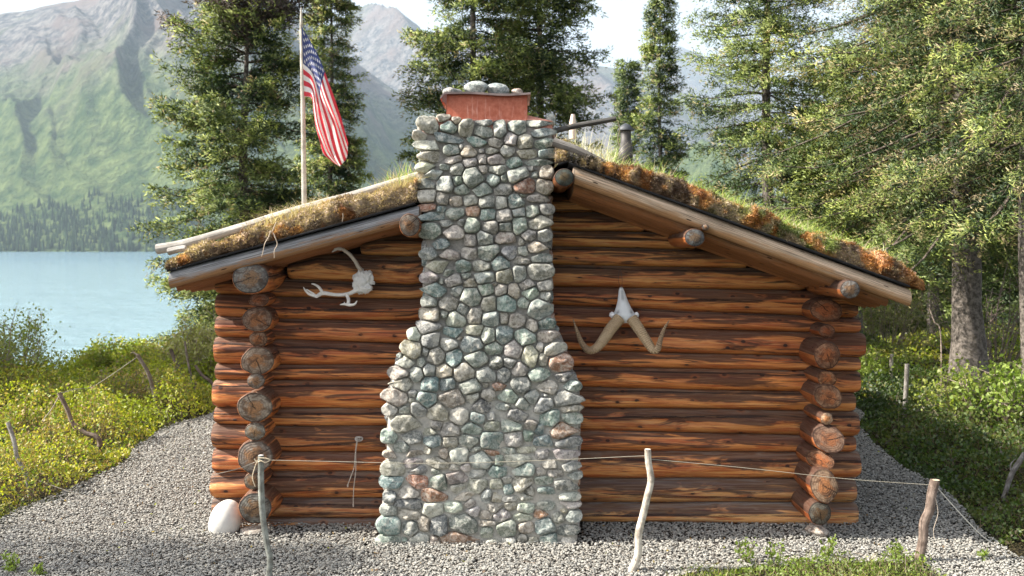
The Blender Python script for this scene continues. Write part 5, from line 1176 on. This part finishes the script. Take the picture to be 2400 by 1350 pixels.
mb.add(np.concatenate([V.reshape(-1, 3), [V[0].mean(0)], [V[-1].mean(0)]]), q=np.stack([i, i2, i2+18, i+18], -1).reshape(-1, 4), t=[(j, n*18, (j+1) % 18) for j in range(18)]+[((n-1)*18+j, (n-1)*18+(j+1) % 18, n*18+1) for j in range(18)], c=vc)
v, f = blob(1434, 738, -.05, (.016, .02, .018), 4, .8); mb.add(v, t=f, c=(.8, .8, .82)); v, f = blob(1492, 738, -.05, (.012, .018, .016), 5, .8); mb.add(v, t=f, c=(.8, .8, .82))
mb.build('skull', mat_col('clean_white_bone', .6, .3, 35, .05, .5), sh)
k = NT('ribbed_horn'); Pn = k.attr('P').outputs['Vector']; sp = k.n('SeparateXYZ', {0: Pn}); nz = k.noise(k.pos(), 30, 4, .6)
ri = k.math('SINE', k.math('ADD', k.math('MULTIPLY', sp.outputs[0], 520), k.math('MULTIPLY', nz, 9.0)))
cc = k.mix(k.ss(ri, .1, .95), (.52, .39, .25), (.27, .18, .10)); cc = k.mix(k.ss(nz, .5, .7), cc, (.50, .38, .24)); cc = k.mix(k.math('MULTIPLY', k.ss(sp.outputs[0], .22, .32), .8), cc, (.24, .16, .10))
k.bump(k.math('MULTIPLY', ri, -1.0), .6, .004); M_HORN = k.fin(cc, .6, .3)
for pts, r in (([(1452, 746), (1432, 770), (1415, 795), (1398, 815), (1380, 821), (1364, 805), (1352, 775), (1343, 748)], [14, 13.5, 12, 10, 8.5, 6.5, 4, 1]), ([(1480, 746), (1498, 772), (1515, 798), (1530, 819), (1541, 818), (1548, 795), (1557, 770), (1569, 750)], [13.5, 13, 11.5, 9.5, 7.5, 5.5, 3.5, 1])):
    Yh = [-.06, -.09, -.12, -.15, -.17, -.19, -.21, -.22]; w3 = np.array([P(a, b, y) for (a, b), y in zip(pts, Yh)]); mb = MB()
    tube(mb, spline(w3, 44), np.interp(np.linspace(0, 1, 44), np.linspace(0, 1, 8), r)*.00255, 14, flat=1.0, wob=.04, seed=1); mb.build('horn', M_HORN, sh)
mb = MB(); tube(mb, spline([P(1455, 676, -.055), P(1449, 655, -.04), P(1453, 630, -.03), P(1458, 655, -.04), P(1457, 676, -.055)], 24), .0012, 5, c=(.05, .04, .04)); mb.build('wire', M_PIPE, sh)
# ---------------------------------------------------------------- flagpole and flag
FY = 4.6
mb = MB(); tube(mb, [P(706, 18, FY), P(706, 60, FY), P(708, 120, FY), P(711, 300, FY), P(713, 470, FY), P(714, 620, FY), np.array([P(714, 700, FY)[0], FY, float(terrain_z([P(714, 700, FY)[0]], [FY])[0])-.1])], [.008, .018, .022, .025, .027, .028, .029], 10, c=(1.3, 1.28, 1.22), wob=.06)
mb.build('flagpole', M_GREY, label='slender peeled pole flagpole behind the left roof slope', cat='flagpole')
def build_flag():
    nu, nv = 190, 130
    top = spline([(707, 62), (727, 95), (750, 140), (768, 190), (787, 238), (805, 286), (819, 336)], 80)
    bot = spline([(713, 226), (731, 231), (735, 262), (739, 300), (747, 334), (758, 362), (786, 384)], 80)
    hs_ = spline([(707, 62), (709, 115), (711, 170), (713, 226)], 40)
    U, V = np.meshgrid(np.linspace(0, 1, nu), np.linspace(0, 1, nv))
    def ev(c, t): x = np.linspace(0, 1, len(c)); return np.stack([np.interp(t, x, c[:, 0]), np.interp(t, x, c[:, 1])], -1)
    T = ev(top, U**.92); B = ev(bot, U); q = T*(1-V[..., None])+B*V[..., None]
    hh = ev(hs_, V); lin = top[0]*(1-V[..., None])+bot[0]*V[..., None]; q = q+(hh-lin)*(1-U[..., None])
    # fly end is gathered towards a low point, with deep folds
    q[..., 1] += 26*sst(.72, 1.0, U)*np.sin(V*math.pi)*1.0
    q[..., 0] += 3.0*np.sin(V*11+U*5)*sst(.15, .7, U)
    Y = FY-.02+.075*np.sin(V*10.5+U*4.5)*sst(.0, .35, U)+.035*np.sin(V*21-U*7)*sst(.5, .9, U)+.03*np.sin(U*9)
    d = Y+CD; X = (q[..., 0]-1200)/F*d; Z = CH-(q[..., 1]-585)/F*d
    v = np.stack([X, Y, Z], -1).reshape(-1, 3)
    red = np.array([.68, .030, .055]); wh = np.array([.88, .87, .86]); bl = np.array([.035, .055, .20])
    st = np.floor(V*13).astype(int) % 2 == 0; c = np.where(st[..., None], red, wh)
    can = (U < .40) & (V < 7/13); c = np.where(can[..., None], bl, c)
    for r in range(9):
        for k_ in range(6 if r % 2 == 0 else 5):
            cu = .40*((2*k_+1+(r % 2))/12); cv = 7/13*((r+1)/10)
            du = (U-cu)*1.9; dv = V-cv; rr = np.sqrt(du**2+dv**2); aa = np.arctan2(du, -dv)
            lim = .0245*(.78+.34*np.cos(5*aa))
            c = np.where((can & (rr < lim))[..., None], wh, c)
    i = (np.arange(nv-1)[:, None]*nu+np.arange(nu-1)[None]).reshape(-1)
    mb = MB(); mb.add(v, q=np.stack([i, i+1, i+nu+1, i+nu], 1), c=c.reshape(-1, 3))
    mb.build('flag', mat_leaf('flag_cloth', .40, .8, (1, 1, 1)), label='United States flag drooping from the flagpole', cat='flag')
build_flag()
# ---------------------------------------------------------------- air
def haze():
    mb = MB(); box(mb, -9800, 9800, -120, 9700+1400, -12, 2300)
    m = bpy.data.materials.new('air'); m.use_nodes = True; t = m.node_tree; t.nodes.remove(t.nodes['Principled BSDF'])
    pv = t.nodes.new('ShaderNodeVolumePrincipled'); pv.inputs['Color'].default_value = (.66, .83, 1.0, 1); pv.inputs['Density'].default_value = HAZE; pv.inputs['Anisotropy'].default_value = .15
    t.links.new(pv.outputs[0], t.nodes['Material Output'].inputs['Volume'])
    mb.build('haze', m, smooth=False, kind='stuff', label='pale mountain air', cat='haze')
HAZE = .00010
haze()
